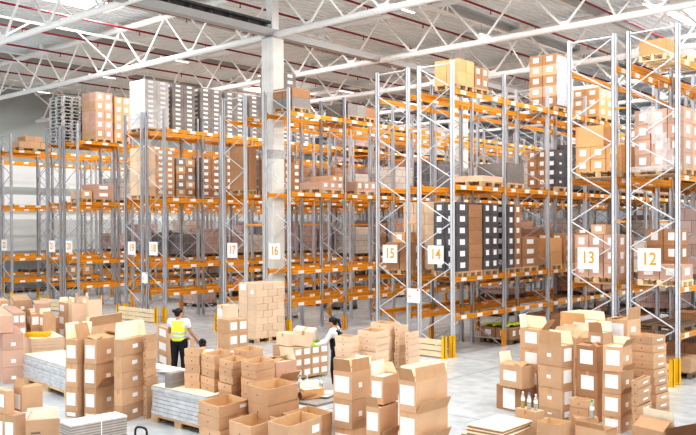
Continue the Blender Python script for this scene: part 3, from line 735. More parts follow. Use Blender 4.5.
# white wrapped sheet pallets
def sheets(xl,xc,xr,yt,zt,al,label,bm='film'):
    P,L,W,rz=base(xl,xc,xr,yt,zt,al)
    t=thing('sheet_pallet',label,'pallet load',(P.x,P.y,0),rz)
    for x in (0,1):
        o=link('pallet',PAL['wood'],t,(x*L/2,0,0),0,(L/2*.98/1.2,W/.8,1))
    m=MB(); z=.146; n=7; rd=random.Random(int(xc))
    for k in range(n):
        a=rd.uniform(0,.02); m.box(a,L-a,a,W-a,z,z+(zt-.16-.0)/n-.006,bm); z+=(zt-.16)/n
    m.build('wrapped_sheets',t)
    m=MB(); m.box(.02,L-.02,.02,W-.02,zt-.014,zt,'cream'); m.build('top_sheet',t)
    return t,P,L,W,rz
sheets(17,70,112,368,.66,49,'pale wrapped sheet pallet behind the left labelled column')
sheets(138,190,206,375,.66,43,'far pale wrapped sheet pallet before the vest worker')
sheets(150,206,236,397,.66,43,'pale wrapped sheet pallet under the grey folded cartons')
sheets(20,31,64,339,.72,60,'low board pallet behind the left cartons','kraft_pale')
t=thing('yellow_basket','shallow yellow basket on the board pallet at left','basket',tuple(onz(24,337,.725)),0.75)
open_box(.62,.3,.09,'yellow_plastic','yellow_plastic',fl=.03).build('basket_wall',t)
# grey folded cartons on the sheet pallet
P,L,W,rz=base(164,171.5,184,374,.92,30)
for k in range(6):
    o=link('folded_grey_carton',uc('grey_card',0,0),None,(P.x,P.y,.665+k*.043),rz+random.uniform(-.04,.04),(L,W,.042)); tag(o,f'folded grey carton, {from_top(5-k,6)}, small pile on the sheet pallet','folded carton','folded grey cartons')
for k in range(5):
    p=onz(172,376,.67); o=link('paper_sheet',uc('white_card',0,0),None,(p.x+random.uniform(-.06,.06),p.y+random.uniform(-.06,.06),.665+k*.016),rz+random.uniform(-.3,.3),(.42,.34,.014)); tag(o,f'loose white packing sheet, {from_top(4-k,5)}, behind the grey pile','paper sheet','loose packing sheets')
stack(183.5,199.5,203,349,1.37,15,[.142]*5,'on the sheet pallet beside the crouching worker','kraft',kind='tray',labs='')
# boxes by the woman in the yellow vest
stack(157,168,171,328.5,1.02,62,[.34,.34,.34],'waist-high stack left of the vest worker','kraft',labs='l',flaps=None)
stack(186,191,193.5,338,.98,60,[.32,.3],'beside the vest worker','kraft',labs='l',adj='small tan')
# far left mixed cartons
for a in ((9.5,14,31,300.5,1.42,66,'front one with a plain long side','lr'),(31.5,35,50,303.5,1.38,66,'between two others','l'),(-6,1,9,301,1.38,60,'at the far left edge','lR')):
    stack(a[0],a[1],a[2],a[3],a[4],a[5],[.42,.42,.42],'back left group, '+a[6],'kraft_pink' if a[1]>20 else 'kraft',labs=a[7])
stack(26,31,40,314,1.2,55,[.4,.4],'open middle one of the left group','kraft',kinds=['open','closed'],labs='lR',flaps=[('l',100),('b',70)])
stack(38.5,43.5,55,315,1.18,50,[.42,.4],'open right one of the left group','kraft',kinds=['open','closed'],labs='l',flaps=[('r',30),('b',100)])
stack(2,13,25,313,1.27,62,[.35,.35,.3],'low twin one of the left group','kraft_pink',labs='d')
stack(58,65,74,303,1.40,50,[.33]*4,'white-fronted column of the left group','kraft',kinds=['open','closed','closed','closed'],labs='l',flaps=[('b',90),('e',95)])
stack(51,54,60,318,.9,50,[.3,.3,.3],'slim column of the left group','kraft',labs='')
for (a,b,c,y,zt,w) in ((68,72,86,304,1.42,'first tall plain one past the white-fronted column'),(86.5,88,101,300,1.55,'second tall plain one past the white-fronted column'),(75,78,88,297,1.35,'tall plain one behind the other two')):
    stack(a,b,c,y,zt,58,[.72,.6],w,'kraft_pale',kinds=['open','closed'],labs='',flaps=[('l',86),('e',94)],fd=.12)
# middle tray stacks
tr='kraft'
stack(233,247,263,351,1.3,32,[.12]*10,'rear tray stack of the middle group',tr,kind='tray',labs='',al2=-38)
stack(200,214,232.5,356,1.3,30,[.12]*10,'leftmost tray stack before the crouching worker',tr,kind='tray',labs='',al2=-38)
stack(218,232,247,362,1.28,30,[.118]*10,'second tray stack of the middle group',tr,kind='tray',labs='',al2=-38)
stack(240,255,274,364,1.32,30,[.122]*10,'third tray stack of the middle group',tr,kind='tray',labs='',al2=-38)
stack(259,276,295.5,363,1.22,40,[.35,.35,.35,.15],'open flap stack right of the tray stacks','kraft_pink',kinds=['open','closed','closed','closed'],labs='',flaps=[('l',15),('e',75),('b',20)],fl_lower={1:[('r',125)]},fd=.22)
stack(247,268,298,390,1.02,38,[.22,.22,.22,.22],'wide tray stack before the open flap stack',tr,kind='tray',labs='',al2=-36)
stack(197,219,247.5,407,.74,34,[.22,.22,.22,.2],'left front tray stack with white tags',tr,kind='tray',labs='t',adj='large ochre',al2=-40)
stack(281,306,331,420,.62,34,[.24,.24,.14],'right front tray stack near the bottom edge',tr,kind='tray',labs='',adj='large ochre',al2=-40)
stack(228,251,278,427,.62,34,[.27,.27],'front tray stack at the bottom edge, nearer left',tr,kind='tray',labs='',adj='large ochre',al2=-40)
stack(267,289,321,427,.74,34,[.28,.28],'front tray stack at the bottom edge, tagged',tr,kind='tray',labs='t',adj='large ochre',al2=-40)
# labelled stack behind and brick-laid tall pallet
def grid(xl,xc,xr,yt,zt,al,nl,nr,nz,ch,body,where,labs='',pal=True,rz_=0):
    P,L,W,rz=base(xl,xc,xr,yt,zt,al)
    r=Vector((math.cos(rz),math.sin(rz),0)); l=Vector((-math.sin(rz),math.cos(rz),0))
    cl=L/nr; cw=W/nl
    for k in range(nz):
        z=zt-(k+1)*ch
        odd=k%2 if not labs else 0
        for i in range(nr):
            for j in range(nl):
                q=P+r*(i*cl)+l*(j*cw)
                lab=f'{COLN[body]} carton, {from_top(k,nz)}, {ORD[i]} back, {ORD[j]} across, {where}'
                a=cl-.008; off=0
                if labs:
                    carton(q,cl-.008,cw-.008,ch-.003,rz,z,body,'closed',labs,lab,name='labelled_carton',group=where)
                else:
                    s=.25*cl*(1 if odd else -1)*(1 if 0<i<nr else 0)
                    dl=(.25*cl if i<nr-1 else 0)*(1 if odd else -1)
                    x0=i*cl+(s if i>0 else 0); x1=(i+1)*cl+((.25*cl*(1 if odd else -1)) if i<nr-1 else 0)
                    o=link('brick_laid_carton',uc(body,0,0),None,tuple((P+r*x0+l*(j*cw)).to_2d())+(z,),rz,(x1-x0-.012,cw-.012,ch-.004)); tag(o,lab,'carton',where)
    if pal: under(P,L,W,rz,'pallet under the '+where,max(0,zt-nz*ch-.146))
    return P,L,W,rz
grid(238,256,284,283.5,1.83,42,2,3,8,.21,'kraft_pale','tall brick-laid stack')
P,L,W,rz=base(238,256,284,283.5,1.83,42)
m=MB(); m.box(-.004,0,W*.55,W*.9,1.60,1.80,'paper'); m.box(-.004,0,W*.12,W*.3,1.50,1.62,'paper')
tag(m.build('delivery_note',None,(P.x-.004,P.y,0),rz),'white delivery notes taped on the tall brick-laid stack','paper note')
grid(217,229,247.5,320,1.36,42,1,2,4,.33,'kraft','twin-label stack before the tall brick-laid one','R')
stack(217,227,238,305.5,1.42,42,[.42,.42,.42],'beside the tall brick-laid stack','kraft_pale',labs='l',adj='pale plain',labstyle={'l':(.5,.95,.35,.8)})
grid(272,294,328,348,.76,46,2,4,3,.24,'kraft','labelled wall by the box-carrying worker','R',pal=False)
stack(276,288.5,300,334,1.06,50,[.29],'left one on the labelled wall','kraft_pale',labs='',adj='pale plain')
stack(288.8,300.5,311,333.5,1.07,50,[.30],'right one on the labelled wall','kraft_pale',labs='R',adj='pale labelled')
# items on the packing table in the middle
P,L,W,rz=base(255,316,372,405,.62,40)
t=thing('packing_table','grey packing table half hidden by the middle trays','table',(P.x,P.y,0),rz)
m=MB(); m.box(0,L,0,W,.58,.62,'grey_card'); m.build('table_top',t)
for x in (.03,L-.08):
    for y in (.03,W-.08): m=MB(); m.box(x,x+.05,y,y+.05,0,.58,'galv'); m.build('leg',t)
tb=.622
def bottle(p,cap,liquid,label,h=.24):
    t=thing('plastic_bottle',label,'bottle',p)
    m=MB(); m.lathe([(.030,0),(.034,.01),(.034,h*.30),(.031,h*.36),(.034,h*.42),(.034,h*.62),(.024,h*.78),(.013,h*.88),(.013,h*.93)],'pet',16); m.build('bottle_body',t)
    m=MB(); m.lathe([(.027,.004),(.031,.012),(.031,h*.55),(.022,h*.56)],liquid,14); m.build('drink',t)
    m=MB(); m.lathe([(.016,h*.90),(.016,h),(.014,h+.004)],cap,12); m.build('cap',t)
    m=MB(); m.lathe([(.0345,h*.44),(.0345,h*.6)],'paper' ,16); m.build('bottle_label',t)
bottle(tuple(onz(300,388,tb)),'green_cap','pet','clear green-capped bottle nearest the tray stacks on packing table')
bottle(tuple(onz(307,388,tb)),'white_cap','pet','clear white-capped bottle, middle one on the packing table')
bottle(tuple(onz(321,389,tb)),'green_cap','pet','clear green-capped bottle nearest the box-carrying worker')
stack(299,304,324,390,tb+.17,62,[.165],'small orange-brown on the packing table','kraft_orange',kind='open',labs='',flaps=[('b',100)],fd=.12,adj='low')
p=onz(300,400,tb); t=thing('cardboard_roll','short brown cardboard tube lying on the packing table','cardboard tube',(p.x,p.y,tb+.07),math.atan2(hd(55).y,hd(55).x))
m=MB(); m.tube((0,0,0),(.32,0,0),.07,'kraft_brown',16); m.build('tube_wall',t); m=MB(); m.tube((-.003,0,0),(-.001,0,0),.055,'kraft_dark',16); m.build('tube_opening',t)  # dark disc on the solid end paints the shade inside the tube
for k in range(4):
    p=onz(309,397,tb); o=link('paper_sheet',uc('white_card',0,0),None,(p.x+random.uniform(-.05,.05),p.y+random.uniform(-.05,.05),tb+k*.012),random.uniform(0,1),(.4,.3,.01)); tag(o,f'loose white sheet, {from_top(3-k,4)}, by the cardboard tube','paper sheet','sheets by the tube')
# right centre tray stacks
k2='kraft_pale'
stack(334,351,358.5,337,1.3,30,[.11]*8,'leftmost pale stack near the box-carrying worker',k2,kind='tray',labs='',adj='pale')
stack(357,376,388.5,332,1.38,34,[.115]*10,'broad front stack of the pale group',k2,kind='tray',labs='',adj='pale',al2=-45)
stack(370,389,399,324,1.45,34,[.12]*11,'tallest stack of the pale group',k2,kind='tray',labs='',adj='pale',al2=-45)
stack(394,399,408,326.5,1.4,36,[.12]*10,'slim stack right of the tallest pale one',k2,kind='tray',labs='',adj='pale')
stack(405,409,419.5,333,1.3,36,[.12]*10,'rightmost slim stack of the pale group',k2,kind='tray',labs='',adj='pale')
# front centre labelled stacks
ls={'l':(.14,.92,.24,.82),'r':(.36,.54,.40,.58)}
_,P,L,W,rz,z=stack(333,352,370.5,372.5,1.32,40,[.40,.42,.42],'left column of the front centre trio','kraft',kinds=['open','closed','closed'],labs='lr',flaps=[('l',100),('r',86),('b',60),('e',110)],fl_lower={2:[('r',115)]},labstyle=ls,fill=.93,fd=.19)
_,P,L,W,rz,z=stack(371,383.5,398,377,1.33,36,[.41],'middle column upper one of the front centre trio','kraft',kind='open',labs='l',flaps=[('b',98),('e',60)],labstyle=ls,fill=.97,fd=.2,adj='white-topped')
_,P,L,W,rz,z=stack(365.5,379.5,398,408,.92,36,[.43,.45],'middle column lower pair of the front centre trio','kraft',kinds=['open','closed'],labs='l',flaps=[('l',105)],labstyle=ls,fd=.15,fl_lower={1:[('r',118)]})
_,P,L,W,rz,z=stack(398.5,416,447,382,1.35,44,[.44,.44,.44],'right column of the front centre trio','kraft',kinds=['open','closed','closed'],labs='l',flaps=[('b',88),('l',110),('r',82),('e',100)],labstyle={'l':(.1,.92,.24,.84),'r':(.42,.56,.3,.5)},fill=.9,fd=.19,fl_lower={1:[('r',118)],2:[('r',118)]})
# flat pile right of centre
for (xl,xc,xr,yt,zt,n,nm) in ((466,502,531,431,.46,3,'upper pile'),(460,485,512,437,.33,4,'lower offset pile')):
    P,L,W,rz=base(xl,xc,xr,yt,zt,42)
    for k in range(n):
        t=thing('flattened_carton',f'flattened pale carton, {from_top(k,n)}, {nm} on the floor right of centre','flattened carton',(P.x+random.uniform(-.04,.04),P.y+random.uniform(-.04,.04),zt-(k+1)*.05),rz+random.uniform(-.05,.05),'flattened cartons right of centre')
        m=MB(); m.box(0,L,0,W,.0,.02,'kraft_brown'); m.box(.0,L,.0,W,.026,.046,'cream'); m.box(.01,L-.01,.01,W-.01,.02,.026,'kraft_dark'); m.build('folded_board',t)
P,L,W,rz=base(463,500,533,432,.46,42); under(P,L,W,rz,'pallet under the flattened cartons right of centre',0,'wood'); 
# right group
rs={'l':(.12,.62,.3,.78),'r':(.2,.4,.4,.6)}
stack(499.5,522,534.5,367,.90,52,[.42],'upper one of the pair standing nearest the empty floor','kraft',kind='open',labs='l',flaps=[('e',12),('r',14),('l',14),('b',100)],labstyle={'l':(.25,.82,.3,.75)},fd=.22,fill=.97)
stack(496,520,538,388,.47,52,[.46],'lower one of the pair standing nearest the empty floor','kraft_brown',labs='l',labstyle={'l':(.22,.72,.08,.9)},adj='brown')
stack(538,562,573.5,346,1.35,52,[.39,.39,.39,.17],'small-labelled column right of the pair','kraft',kinds=['open','closed','closed','closed'],labs='lR',flaps=[('l',88),('e',80)],labstyle={'l':(.45,.62,.42,.58),'R':(.18,.82,.25,.85)},fd=.24)
stack(519.5,541,549,330,1.54,52,[.39,.39,.39,.36],'behind the small-labelled column','kraft',kinds=['open','closed','closed','closed'],labs='l',flaps=[('e',70),('b',100),('r',130)],labstyle={'l':(.2,.75,.3,.85)},fd=.26)
stack(577,597,605.5,347,1.36,50,[.43,.43,.42],'column behind the leaning one, right group','kraft_brown',kinds=['open','closed','closed'],labs='l',flaps=[('l',10),('r',30),('e',25)],labstyle={'l':(.18,.82,.28,.84)},adj='brown')
stack(603,621.5,634,347,1.47,45,[.42,.38,.38,.26],'leaning labelled column, right group','kraft',kinds=['open','closed','closed','closed'],labs='lr',flaps=[('r',120),('e',70)],fl_lower={1:[('r',120)],2:[('r',120)],3:[('r',120)]},labstyle={'l':(.14,.84,.25,.85),'r':(.4,.62,.4,.6)},fd=.14,rot=5,lean=(-.012,-.004),wob=.02)
stack(629,652,665,337,1.57,48,[.14]*11,'tall tagged tray column beside the end guard','kraft',kind='tray',labs='r',labstyle={'r':(.35,.75,.4,.62)},lean=(.011,-.003))
stack(631,638,651,381,.98,40,[.13]*7,'low tagged tray column before the tall one','kraft',kind='tray',labs='r',labstyle={'r':(.4,.75,.4,.62)},lean=(.002,.0))
# rear of the right group
stack(550,576,597,339,1.2,50,[.4,.4,.4],'white-topped one in the middle of the right group','kraft',kinds=['open','closed','closed'],labs='l',flaps=[('l',20),('r',20),('b',60),('e',90)],fd=.25)
stack(560,586,606,323,1.42,50,[.4,.4,.4,.22],'rearmost of the right group','kraft_orange',kinds=['open','closed','closed','closed'],labs='l',flaps=[('b',85),('e',80),('l',95)],fd=.2)
stack(588,603,612,333,1.42,48,[.4,.4,.4,.22],'between the rearmost and the dark-flapped one','kraft',kinds=['open','closed','closed','closed'],labs='l',flaps=[('l',100),('e',95)],fd=.2)
stack(607,628,641,320,1.65,50,[.42,.42,.42,.39],'dark-flapped one at the back of the right group','kraft',kinds=['open','closed','closed','closed'],labs='lr',flaps=[('l',6),('r',95),('b',8)],fd=.25,labstyle={'l':(.18,.82,.2,.8),'r':(.3,.6,.4,.65)})
# low row in front of the right group
stack(515,536,544.5,412,.52,52,[.26,.26],'under the three bottles','kraft',labs='',adj='low plain')
P,L,W,rz=base(515,536,544.5,412,.52,52)
rr=Vector((math.cos(rz),math.sin(rz),0)); ll=Vector((-math.sin(rz),math.cos(rz),0))
for k,(f,cp,lq,tx) in enumerate(((.8,'white_cap','pet_yellow','yellow drink bottle, first of three on the low carton'),(.5,'blue_cap','pet','clear bottle, middle of three on the low carton'),(.18,'white_cap','pet','clear bottle with yellow tint, last of three on the low carton'))):
    q=P+ll*W*f+rr*L*.4; bottle((q.x,q.y,.523),cp,lq,tx,.26)
stack(536,559,571,425,.50,46,[.50],'small with a black pouch inside','kraft',kind='open',labs='',flaps=[],fill=.55,adj='light')
p=onz(552,424,.33); t=thing('black_pouch','crumpled black pouch inside the small open carton','pouch',(p.x,p.y,.28)); m=MB()
m.lathe([(.05,0),(.09,.03),(.08,.08),(.03,.12)],'black_plastic',9); m.build('pouch_body',t)
stack(569,588,594,401,.80,46,[.13]*6,'short stack behind the green-capped bottle','kraft',kind='tray',labs='')
bottle(tuple(onz(592,418,.55)),'green_cap','pet','clear green-capped bottle before the short tray stack',.28)
p=onz(592,418,.55); o=link('tan_carton',uc('kraft',0,0),None,(p.x-.2,p.y-.15,0),.75,(.36,.3,.548)); tag(o,'plain tan carton under the green-capped bottle','carton')
stack(575,606,617,431,.46,50,[.44],'wide at the bottom edge, right group','kraft',kind='open',labs='',flaps=[('r',150),('l',120)],fill=.5,fd=.1,adj='empty')
stack(632,664,676,432,.46,56,[.45],'with raised flap at the bottom edge','kraft',kind='open',labs='',flaps=[('e',80),('l',30)],fill=.6,fd=.26,adj='empty')
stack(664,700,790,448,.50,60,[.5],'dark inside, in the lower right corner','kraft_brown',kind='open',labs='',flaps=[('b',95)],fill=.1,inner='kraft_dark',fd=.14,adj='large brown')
# ------------------------------------------------------------------ people
def capsule(bm,a,ra,b,rb,n=14):
    a=Vector(a); b=Vector(b); d=(b-a); L=d.length; d.normalize()
    rot=d.to_track_quat('Z','Y').to_matrix().to_4x4()
    rings=[]
    prof=[]
    for k in range(5): t=-math.pi/2+k*math.pi/8; prof.append((ra*math.cos(t),ra*math.sin(t)))
    for k in range(5): t=k*math.pi/8; prof.append((rb*math.cos(t),L+rb*math.sin(t)))
    vs=[]
    for r,z in prof:
        r=max(r,.0008)
        vs.append([bm.verts.new(a+(rot@Vector((r*math.cos(2*math.pi*i/n),r*math.sin(2*math.pi*i/n),z)))) for i in range(n)])
    for q in range(len(vs)-1):
        for i in range(n): bm.faces.new((vs[q][i],vs[q][(i+1)%n],vs[q+1][(i+1)%n],vs[q+1][i]))
    bm.faces.new(vs[0][::-1]); bm.faces.new(vs[-1])
def ellip(bm,c,r,q=None):
    mt=Matrix.Translation(c)@(q.to_matrix().to_4x4() if q else Matrix())@Matrix.Diagonal((*r,1))
    bmesh.ops.create_icosphere(bm,subdivisions=3,radius=1,matrix=mt)
def fused(name,bm,mt,vox,parent,smooth=2):
    me=bpy.data.meshes.new(name); bm.to_mesh(me); bm.free()
    o=bpy.data.objects.new(name,me); COL.objects.link(o)
    r=o.modifiers.new('r','REMESH'); r.mode='VOXEL'; r.voxel_size=vox
    s=o.modifiers.new('s','SMOOTH'); s.iterations=smooth; s.factor=.5
    dg=bpy.context.evaluated_depsgraph_get(); dg.update()
    m2=bpy.data.meshes.new_from_object(o.evaluated_get(dg)); o.modifiers.clear(); o.data=m2
    m2.materials.clear(); m2.materials.append(M[mt])
    m2.polygons.foreach_set('use_smooth',[True]*len(m2.polygons))
    o.parent=parent; return o
def hand(bm,w,dirv,side,curl=.5,palmn=None):
    """palm with five bent fingers; w wrist, dirv pointing direction, side = vector toward the thumb"""
    w=Vector(w); d=Vector(dirv).normalized(); s=Vector(side); s=(s-d*s.dot(d)).normalized(); n=d.cross(s)
    if palmn and n.dot(Vector(palmn))<0: n=-n
    pc=w+d*.045
    for k in (-.025,-.008,.010,.027): capsule(bm,w+s*k*.6,.016,w+d*.085+s*k,.012,8)
    for k,l in ((.030,.068),(.010,.078),(-.010,.073),(-.028,.056)):
        a=w+d*.088+s*k; b=a+(d*math.cos(curl*.6)+n*math.sin(curl*.6))*l*.5; c=b+(d*math.cos(curl*1.7)+n*math.sin(curl*1.7))*l*.5
        capsule(bm,a,.0095,b,.009,8); capsule(bm,b,.009,c,.0075,8)
    a=w+d*.03+s*.028; b=a+(d*.6+s*.7+n*.2).normalized()*.042; c=b+(d*.9+s*.2+n*.4).normalized()*.035
    capsule(bm,a,.013,b,.011,8); capsule(bm,b,.011,c,.009,8)
def head(bm,c,fwd,up,s=1.0):
    c=Vector(c); f=Vector(fwd).normalized(); u=Vector(up); u=(u-f*u.dot(f)).normalized(); r=f.cross(u)
    Q=Matrix((r,f,u)).transposed().to_quaternion()
    ellip(bm,c+u*.02,(.073*s,.09*s,.095*s),Q); ellip(bm,c-u*.05+f*.022,(.055*s,.062*s,.062*s),Q)
    ellip(bm,c+f*.098-u*.018,(.012,.018,.02),Q); capsule(bm,c+f*.085+u*.012,.007,c+f*.105-u*.022,.011,8)
    for k in (-1,1):
        ellip(bm,c+r*k*.074-u*.01-f*.005,(.01,.02,.031),Q); ellip(bm,c+f*.078+r*k*.03+u*.028,(.022,.012,.008),Q)
    ellip(bm,c+f*.082-u*.058,(.024,.012,.009),Q)
    return f,u,r
def face_parts(par,c,f,u,r):
    bm=bmesh.new()
    for k in (-1,1): ellip(bm,Vector(c)+f*.083+r*k*.03+u*.010,(.011,.006,.006))
    me=bpy.data.meshes.new('eyes'); bm.to_mesh(me); bm.free(); me.materials.append(M['hair']); link('eyes',me,par)
def person(loc,rz,label,J,vest,vest_tape,sleeve,trousers,hs='bun',glove=None,holds=False):
    t=thing('person',label,'person',loc,rz)
    S=lambda k:Vector(J[k])
    bm=bmesh.new()
    f,u,r=head(bm,S('head'),J['face'],J['up'])
    capsule(bm,S('neck'),.055,S('head')-u*.05,.05)
    capsule(bm,S('chest'),.125,S('neck')-Vector((0,0,.03)),.07)
    capsule(bm,S('pelvis'),.13,S('chest'),.13)
    for s in 'LR':
        capsule(bm,S('neck')-Vector((0,0,.06)),.06,S('sh'+s),.058); capsule(bm,S('chest'),.10,S('sh'+s)-Vector((0,0,.04)),.07)
        capsule(bm,S('sh'+s),.052,S('el'+s),.040); capsule(bm,S('el'+s),.040,S('wr'+s),.027)
        capsule(bm,S('hip'+s),.088,S('kn'+s),.058); capsule(bm,S('kn'+s),.056,S('an'+s),.038)
        capsule(bm,S('an'+s)+Vector((0,-.03,-.04)),.042,S('an'+s)+Vector((0,.13,-.05)),.034)
        d=S('wr'+s)-S('el'+s)
        hd_=J.get('hand'+s); hand(bm,S('wr'+s),hd_ if hd_ else d,J['th'+s],.6,J.get('pn'+s))
    fused('body',bm,'skin',.0085,t)
    face_parts(t,S('head'),f,u,r)
    # hair
    bm=bmesh.new(); c=S('head'); Q=Matrix((r,f,u)).transposed().to_quaternion()
    ellip(bm,c+u*.037-f*.018,(.082,.092,.088),Q)
    ellip(bm,c-f*.05-u*.01,(.07,.05,.075),Q)
    if hs=='bun': ellip(bm,c-f*.125+u*.05,(.042,.045,.042),Q); capsule(bm,c-f*.08+u*.04,.03,c-f*.13+u*.05,.035)
    if hs=='tail': capsule(bm,c-f*.09+u*.05,.035,c-f*.15,.04); capsule(bm,c-f*.15,.04,c-f*.15-u*.16,.02)
    fused('hair',bm,'hair',.008,t)
    # shirt / sleeves
    bm=bmesh.new()
    capsule(bm,S('pelvis')+Vector((0,0,.05)),.142,S('chest'),.143); capsule(bm,S('chest'),.14,S('neck')-Vector((0,0,.05)),.076)
    for s in 'LR':
        capsule(bm,S('neck')-Vector((0,0,.06)),.068,S('sh'+s),.067); capsule(bm,S('chest'),.11,S('sh'+s)-Vector((0,0,.04)),.08)
        e=S('sh'+s).lerp(S('el'+s),1.0 if sleeve=='long' else .45); capsule(bm,S('sh'+s),.066,e,.054)
        if sleeve=='long': capsule(bm,e,.052,S('el'+s).lerp(S('wr'+s),.9),.038)
    fused('shirt',bm,'white_cloth',.010,t)
    # vest over torso
    bm=bmesh.new()
    capsule(bm,S('pelvis')+Vector((0,0,.04)),.158,S('chest'),.155); capsule(bm,S('chest'),.15,S('neck')-Vector((0,0,.08)),.088)
    for s in 'LR': capsule(bm,S('neck')-Vector((0,0,.07)),.075,S('neck').lerp(S('sh'+s),.72)-Vector((0,0,.035)),.072); capsule(bm,S('chest'),.125,S('neck').lerp(S('sh'+s),.7)-Vector((0,0,.07)),.085)
    fused('vest',bm,vest,.010,t)
    if vest_tape:
        a=S('pelvis')+Vector((0,0,.04)); b=S('chest')
        for q in (.12,.5):
            bm=bmesh.new(); p=a.lerp(b,q); d=(b-a).normalized(); capsule(bm,p-d*.0,.164,p+d*.001,.164)
            # flatten to a band
            geom=bm.verts[:]+bm.edges[:]+bm.faces[:]
            bmesh.ops.bisect_plane(bm,geom=geom,plane_co=p+d*.025,plane_no=d,clear_outer=True)
            bmesh.ops.bisect_plane(bm,geom=bm.verts[:]+bm.edges[:]+bm.faces[:],plane_co=p-d*.025,plane_no=-d,clear_outer=True)
            me=bpy.data.meshes.new('reflective_band'); bm.to_mesh(me); bm.free(); me.materials.append(M['silver_tape']); link('reflective_band',me,t)
    bm=bmesh.new()
    capsule(bm,S('pelvis'),.145,S('pelvis')+Vector((0,0,.06)),.14)
    for s in 'LR':
        capsule(bm,S('pelvis'),.12,S('hip'+s),.10); capsule(bm,S('hip'+s),.102,S('kn'+s),.072); capsule(bm,S('kn'+s),.070,S('an'+s)+Vector((0,0,.02)),.055)
    fused('trousers',bm,trousers,.010,t)
    for s in 'LR':
        bm=bmesh.new(); a=S('an'+s); capsule(bm,a+Vector((0,-.035,-.035)),.05,a+Vector((0,.14,-.045)),.042); o=fused('shoe',bm,J.get('shoe','black_cloth'),.009,t)
        if glove:
            bm=bmesh.new(); d=(S('wr'+s)-S('el'+s)).normalized(); hd_=Vector(J.get('hand'+s) or d); w=S('wr'+s)
            ff=hd_.normalized(); sd=Vector(J['th'+s]); sd=(sd-ff*sd.dot(ff)).normalized()
            for k in (-.026,-.008,.010,.028): capsule(bm,w+sd*k*.6,.023,w+ff*.085+sd*k,.019,8)
            capsule(bm,w-ff*.04,.034,w+ff*.01,.03,10)
            fused('glove',bm,glove,.008,t)
    return t
def heading(a):   # local +Y faces this heading
    d=hd(a); return math.atan2(d.y,d.x)-math.pi/2
# woman in yellow vest, seen from behind, reaching to the right
p=onz(179,379)
J=dict(head=(0,.03,1.53),face=(.55,.83,-.1),up=(0,.1,1),neck=(0,0,1.40),chest=(0,0,1.20),pelvis=(0,0,.93),
 shL=(-.175,0,1.36),shR=(.175,.01,1.35),elL=(-.24,.07,1.09),elR=(.24,.07,1.08),wrL=(-.12,.30,.98),wrR=(.28,.26,.90),
 hipL=(-.085,0,.88),hipR=(.085,0,.88),knL=(-.10,.02,.48),knR=(.10,.03,.48),anL=(-.11,-.02,.09),anR=(.11,.0,.09),thL=(1,0,.3),thR=(-1,0,.3),pnL=(0,0,-1),pnR=(0,0,-1))
person((p.x,p.y,0),heading(12),'person in a yellow reflective vest and black trousers, seen from behind',J,'hivis',True,'short','black_cloth','bun').scale=(1.12,1.12,1)
# worker in a black vest holding a tilted carton
p=onz(335,391)
J=dict(head=(.02,.06,1.47),face=(0.1,1,-.35),up=(0,.2,1),neck=(0,-.01,1.36),chest=(0,-.03,1.16),pelvis=(0,-.06,.90),
 shL=(-.165,0,1.31),shR=(.165,0,1.31),elL=(-.22,.14,1.07),elR=(.22,.16,1.07),wrL=(-.20,.37,1.00),wrR=(.17,.39,1.02),handL=(.3,1,.1),handR=(-.3,1,.1),
 hipL=(-.085,-.05,.86),hipR=(.085,-.05,.86),knL=(-.10,.0,.47),knR=(.10,-.02,.47),anL=(-.11,-.04,.09),anR=(.11,-.08,.09),thL=(.2,0,1),thR=(-.2,0,1),pnL=(1,0,0),pnR=(-1,0,0),shoe='white_cloth')
person((p.x,p.y,0),heading(-72),'dark-haired person in a black vest and white sleeves carrying a tilted carton',J,'black_cloth',False,'long','black_cloth','tail','green_glove')
d=hd(-72); rt=hd(18)
q=p+d*.46-rt*.17
t=carton(q,.34,.44,.34,math.atan2(rt.y,rt.x)+.1,.94,'kraft_pale','closed','','tilted pale carton held by the worker in the black vest',name='held_carton')
t.rotation_euler=(.12,-.15,math.atan2(rt.y,rt.x)+.1)
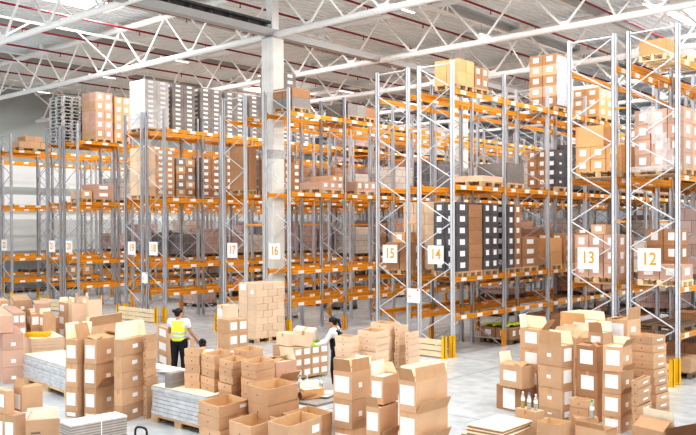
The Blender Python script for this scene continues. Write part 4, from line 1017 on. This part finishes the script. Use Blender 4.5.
m=MB(); m.box(.13,.21,-.004,0,.12,.24,'paper'); m.build('label',t)
# crouching worker half hidden by the tray stacks
p=onz(204,399)
J=dict(head=(0,.36,1.07),face=(.2,1,-.5),up=(0,.5,1),neck=(0,.24,.98),chest=(0,.14,.82),pelvis=(0,-.10,.52),
 shL=(-.17,.22,.92),shR=(.17,.22,.92),elL=(-.22,.36,.68),elR=(.22,.36,.68),wrL=(-.16,.55,.56),wrR=(.16,.55,.56),
 hipL=(-.09,-.08,.48),hipR=(.09,-.08,.48),knL=(-.14,.27,.50),knR=(.14,.25,.46),anL=(-.13,.02,.09),anR=(.13,-.02,.09),thL=(1,0,.3),thR=(-1,0,.3),pnL=(0,0,-1),pnR=(0,0,-1))
person((p.x,p.y,0),heading(-12),'crouching person in a yellow reflective vest half hidden by tray stacks',J,'hivis',True,'short','black_cloth','bun')
# ------------------------------------------------------------------ light and camera
w=bpy.data.worlds.new('World'); bpy.context.scene.world=w; w.use_nodes=True
w.node_tree.nodes['Background'].inputs[0].default_value=(.96,.98,1,1); w.node_tree.nodes['Background'].inputs[1].default_value=1.0
cam=bpy.data.cameras.new('camera'); co=bpy.data.objects.new('camera',cam); COL.objects.link(co)
cam.sensor_width=36; cam.sensor_fit='HORIZONTAL'; cam.lens=F/696*36; cam.clip_end=300; cam.clip_start=.1
cam.shift_x=(348-CX)/696; cam.shift_y=-(217.5-CY)/696
fw=hd(0); rtv=hd(90); up=Vector((0,0,1))
f2=fw*math.cos(PIT)+up*math.sin(PIT); u2=-fw*math.sin(PIT)+up*math.cos(PIT)
r3=rtv*math.cos(ROL)-u2*math.sin(ROL); u3=rtv*math.sin(ROL)+u2*math.cos(ROL)
co.matrix_world=Matrix(((r3.x,u3.x,-f2.x,CU),(r3.y,u3.y,-f2.y,CV),(r3.z,u3.z,-f2.z,CH),(0,0,0,1)))
sc=bpy.context.scene; sc.camera=co
sc.view_settings.view_transform='Standard'; sc.view_settings.look='High Contrast'; sc.view_settings.exposure=0.1; sc.view_settings.gamma=1.0
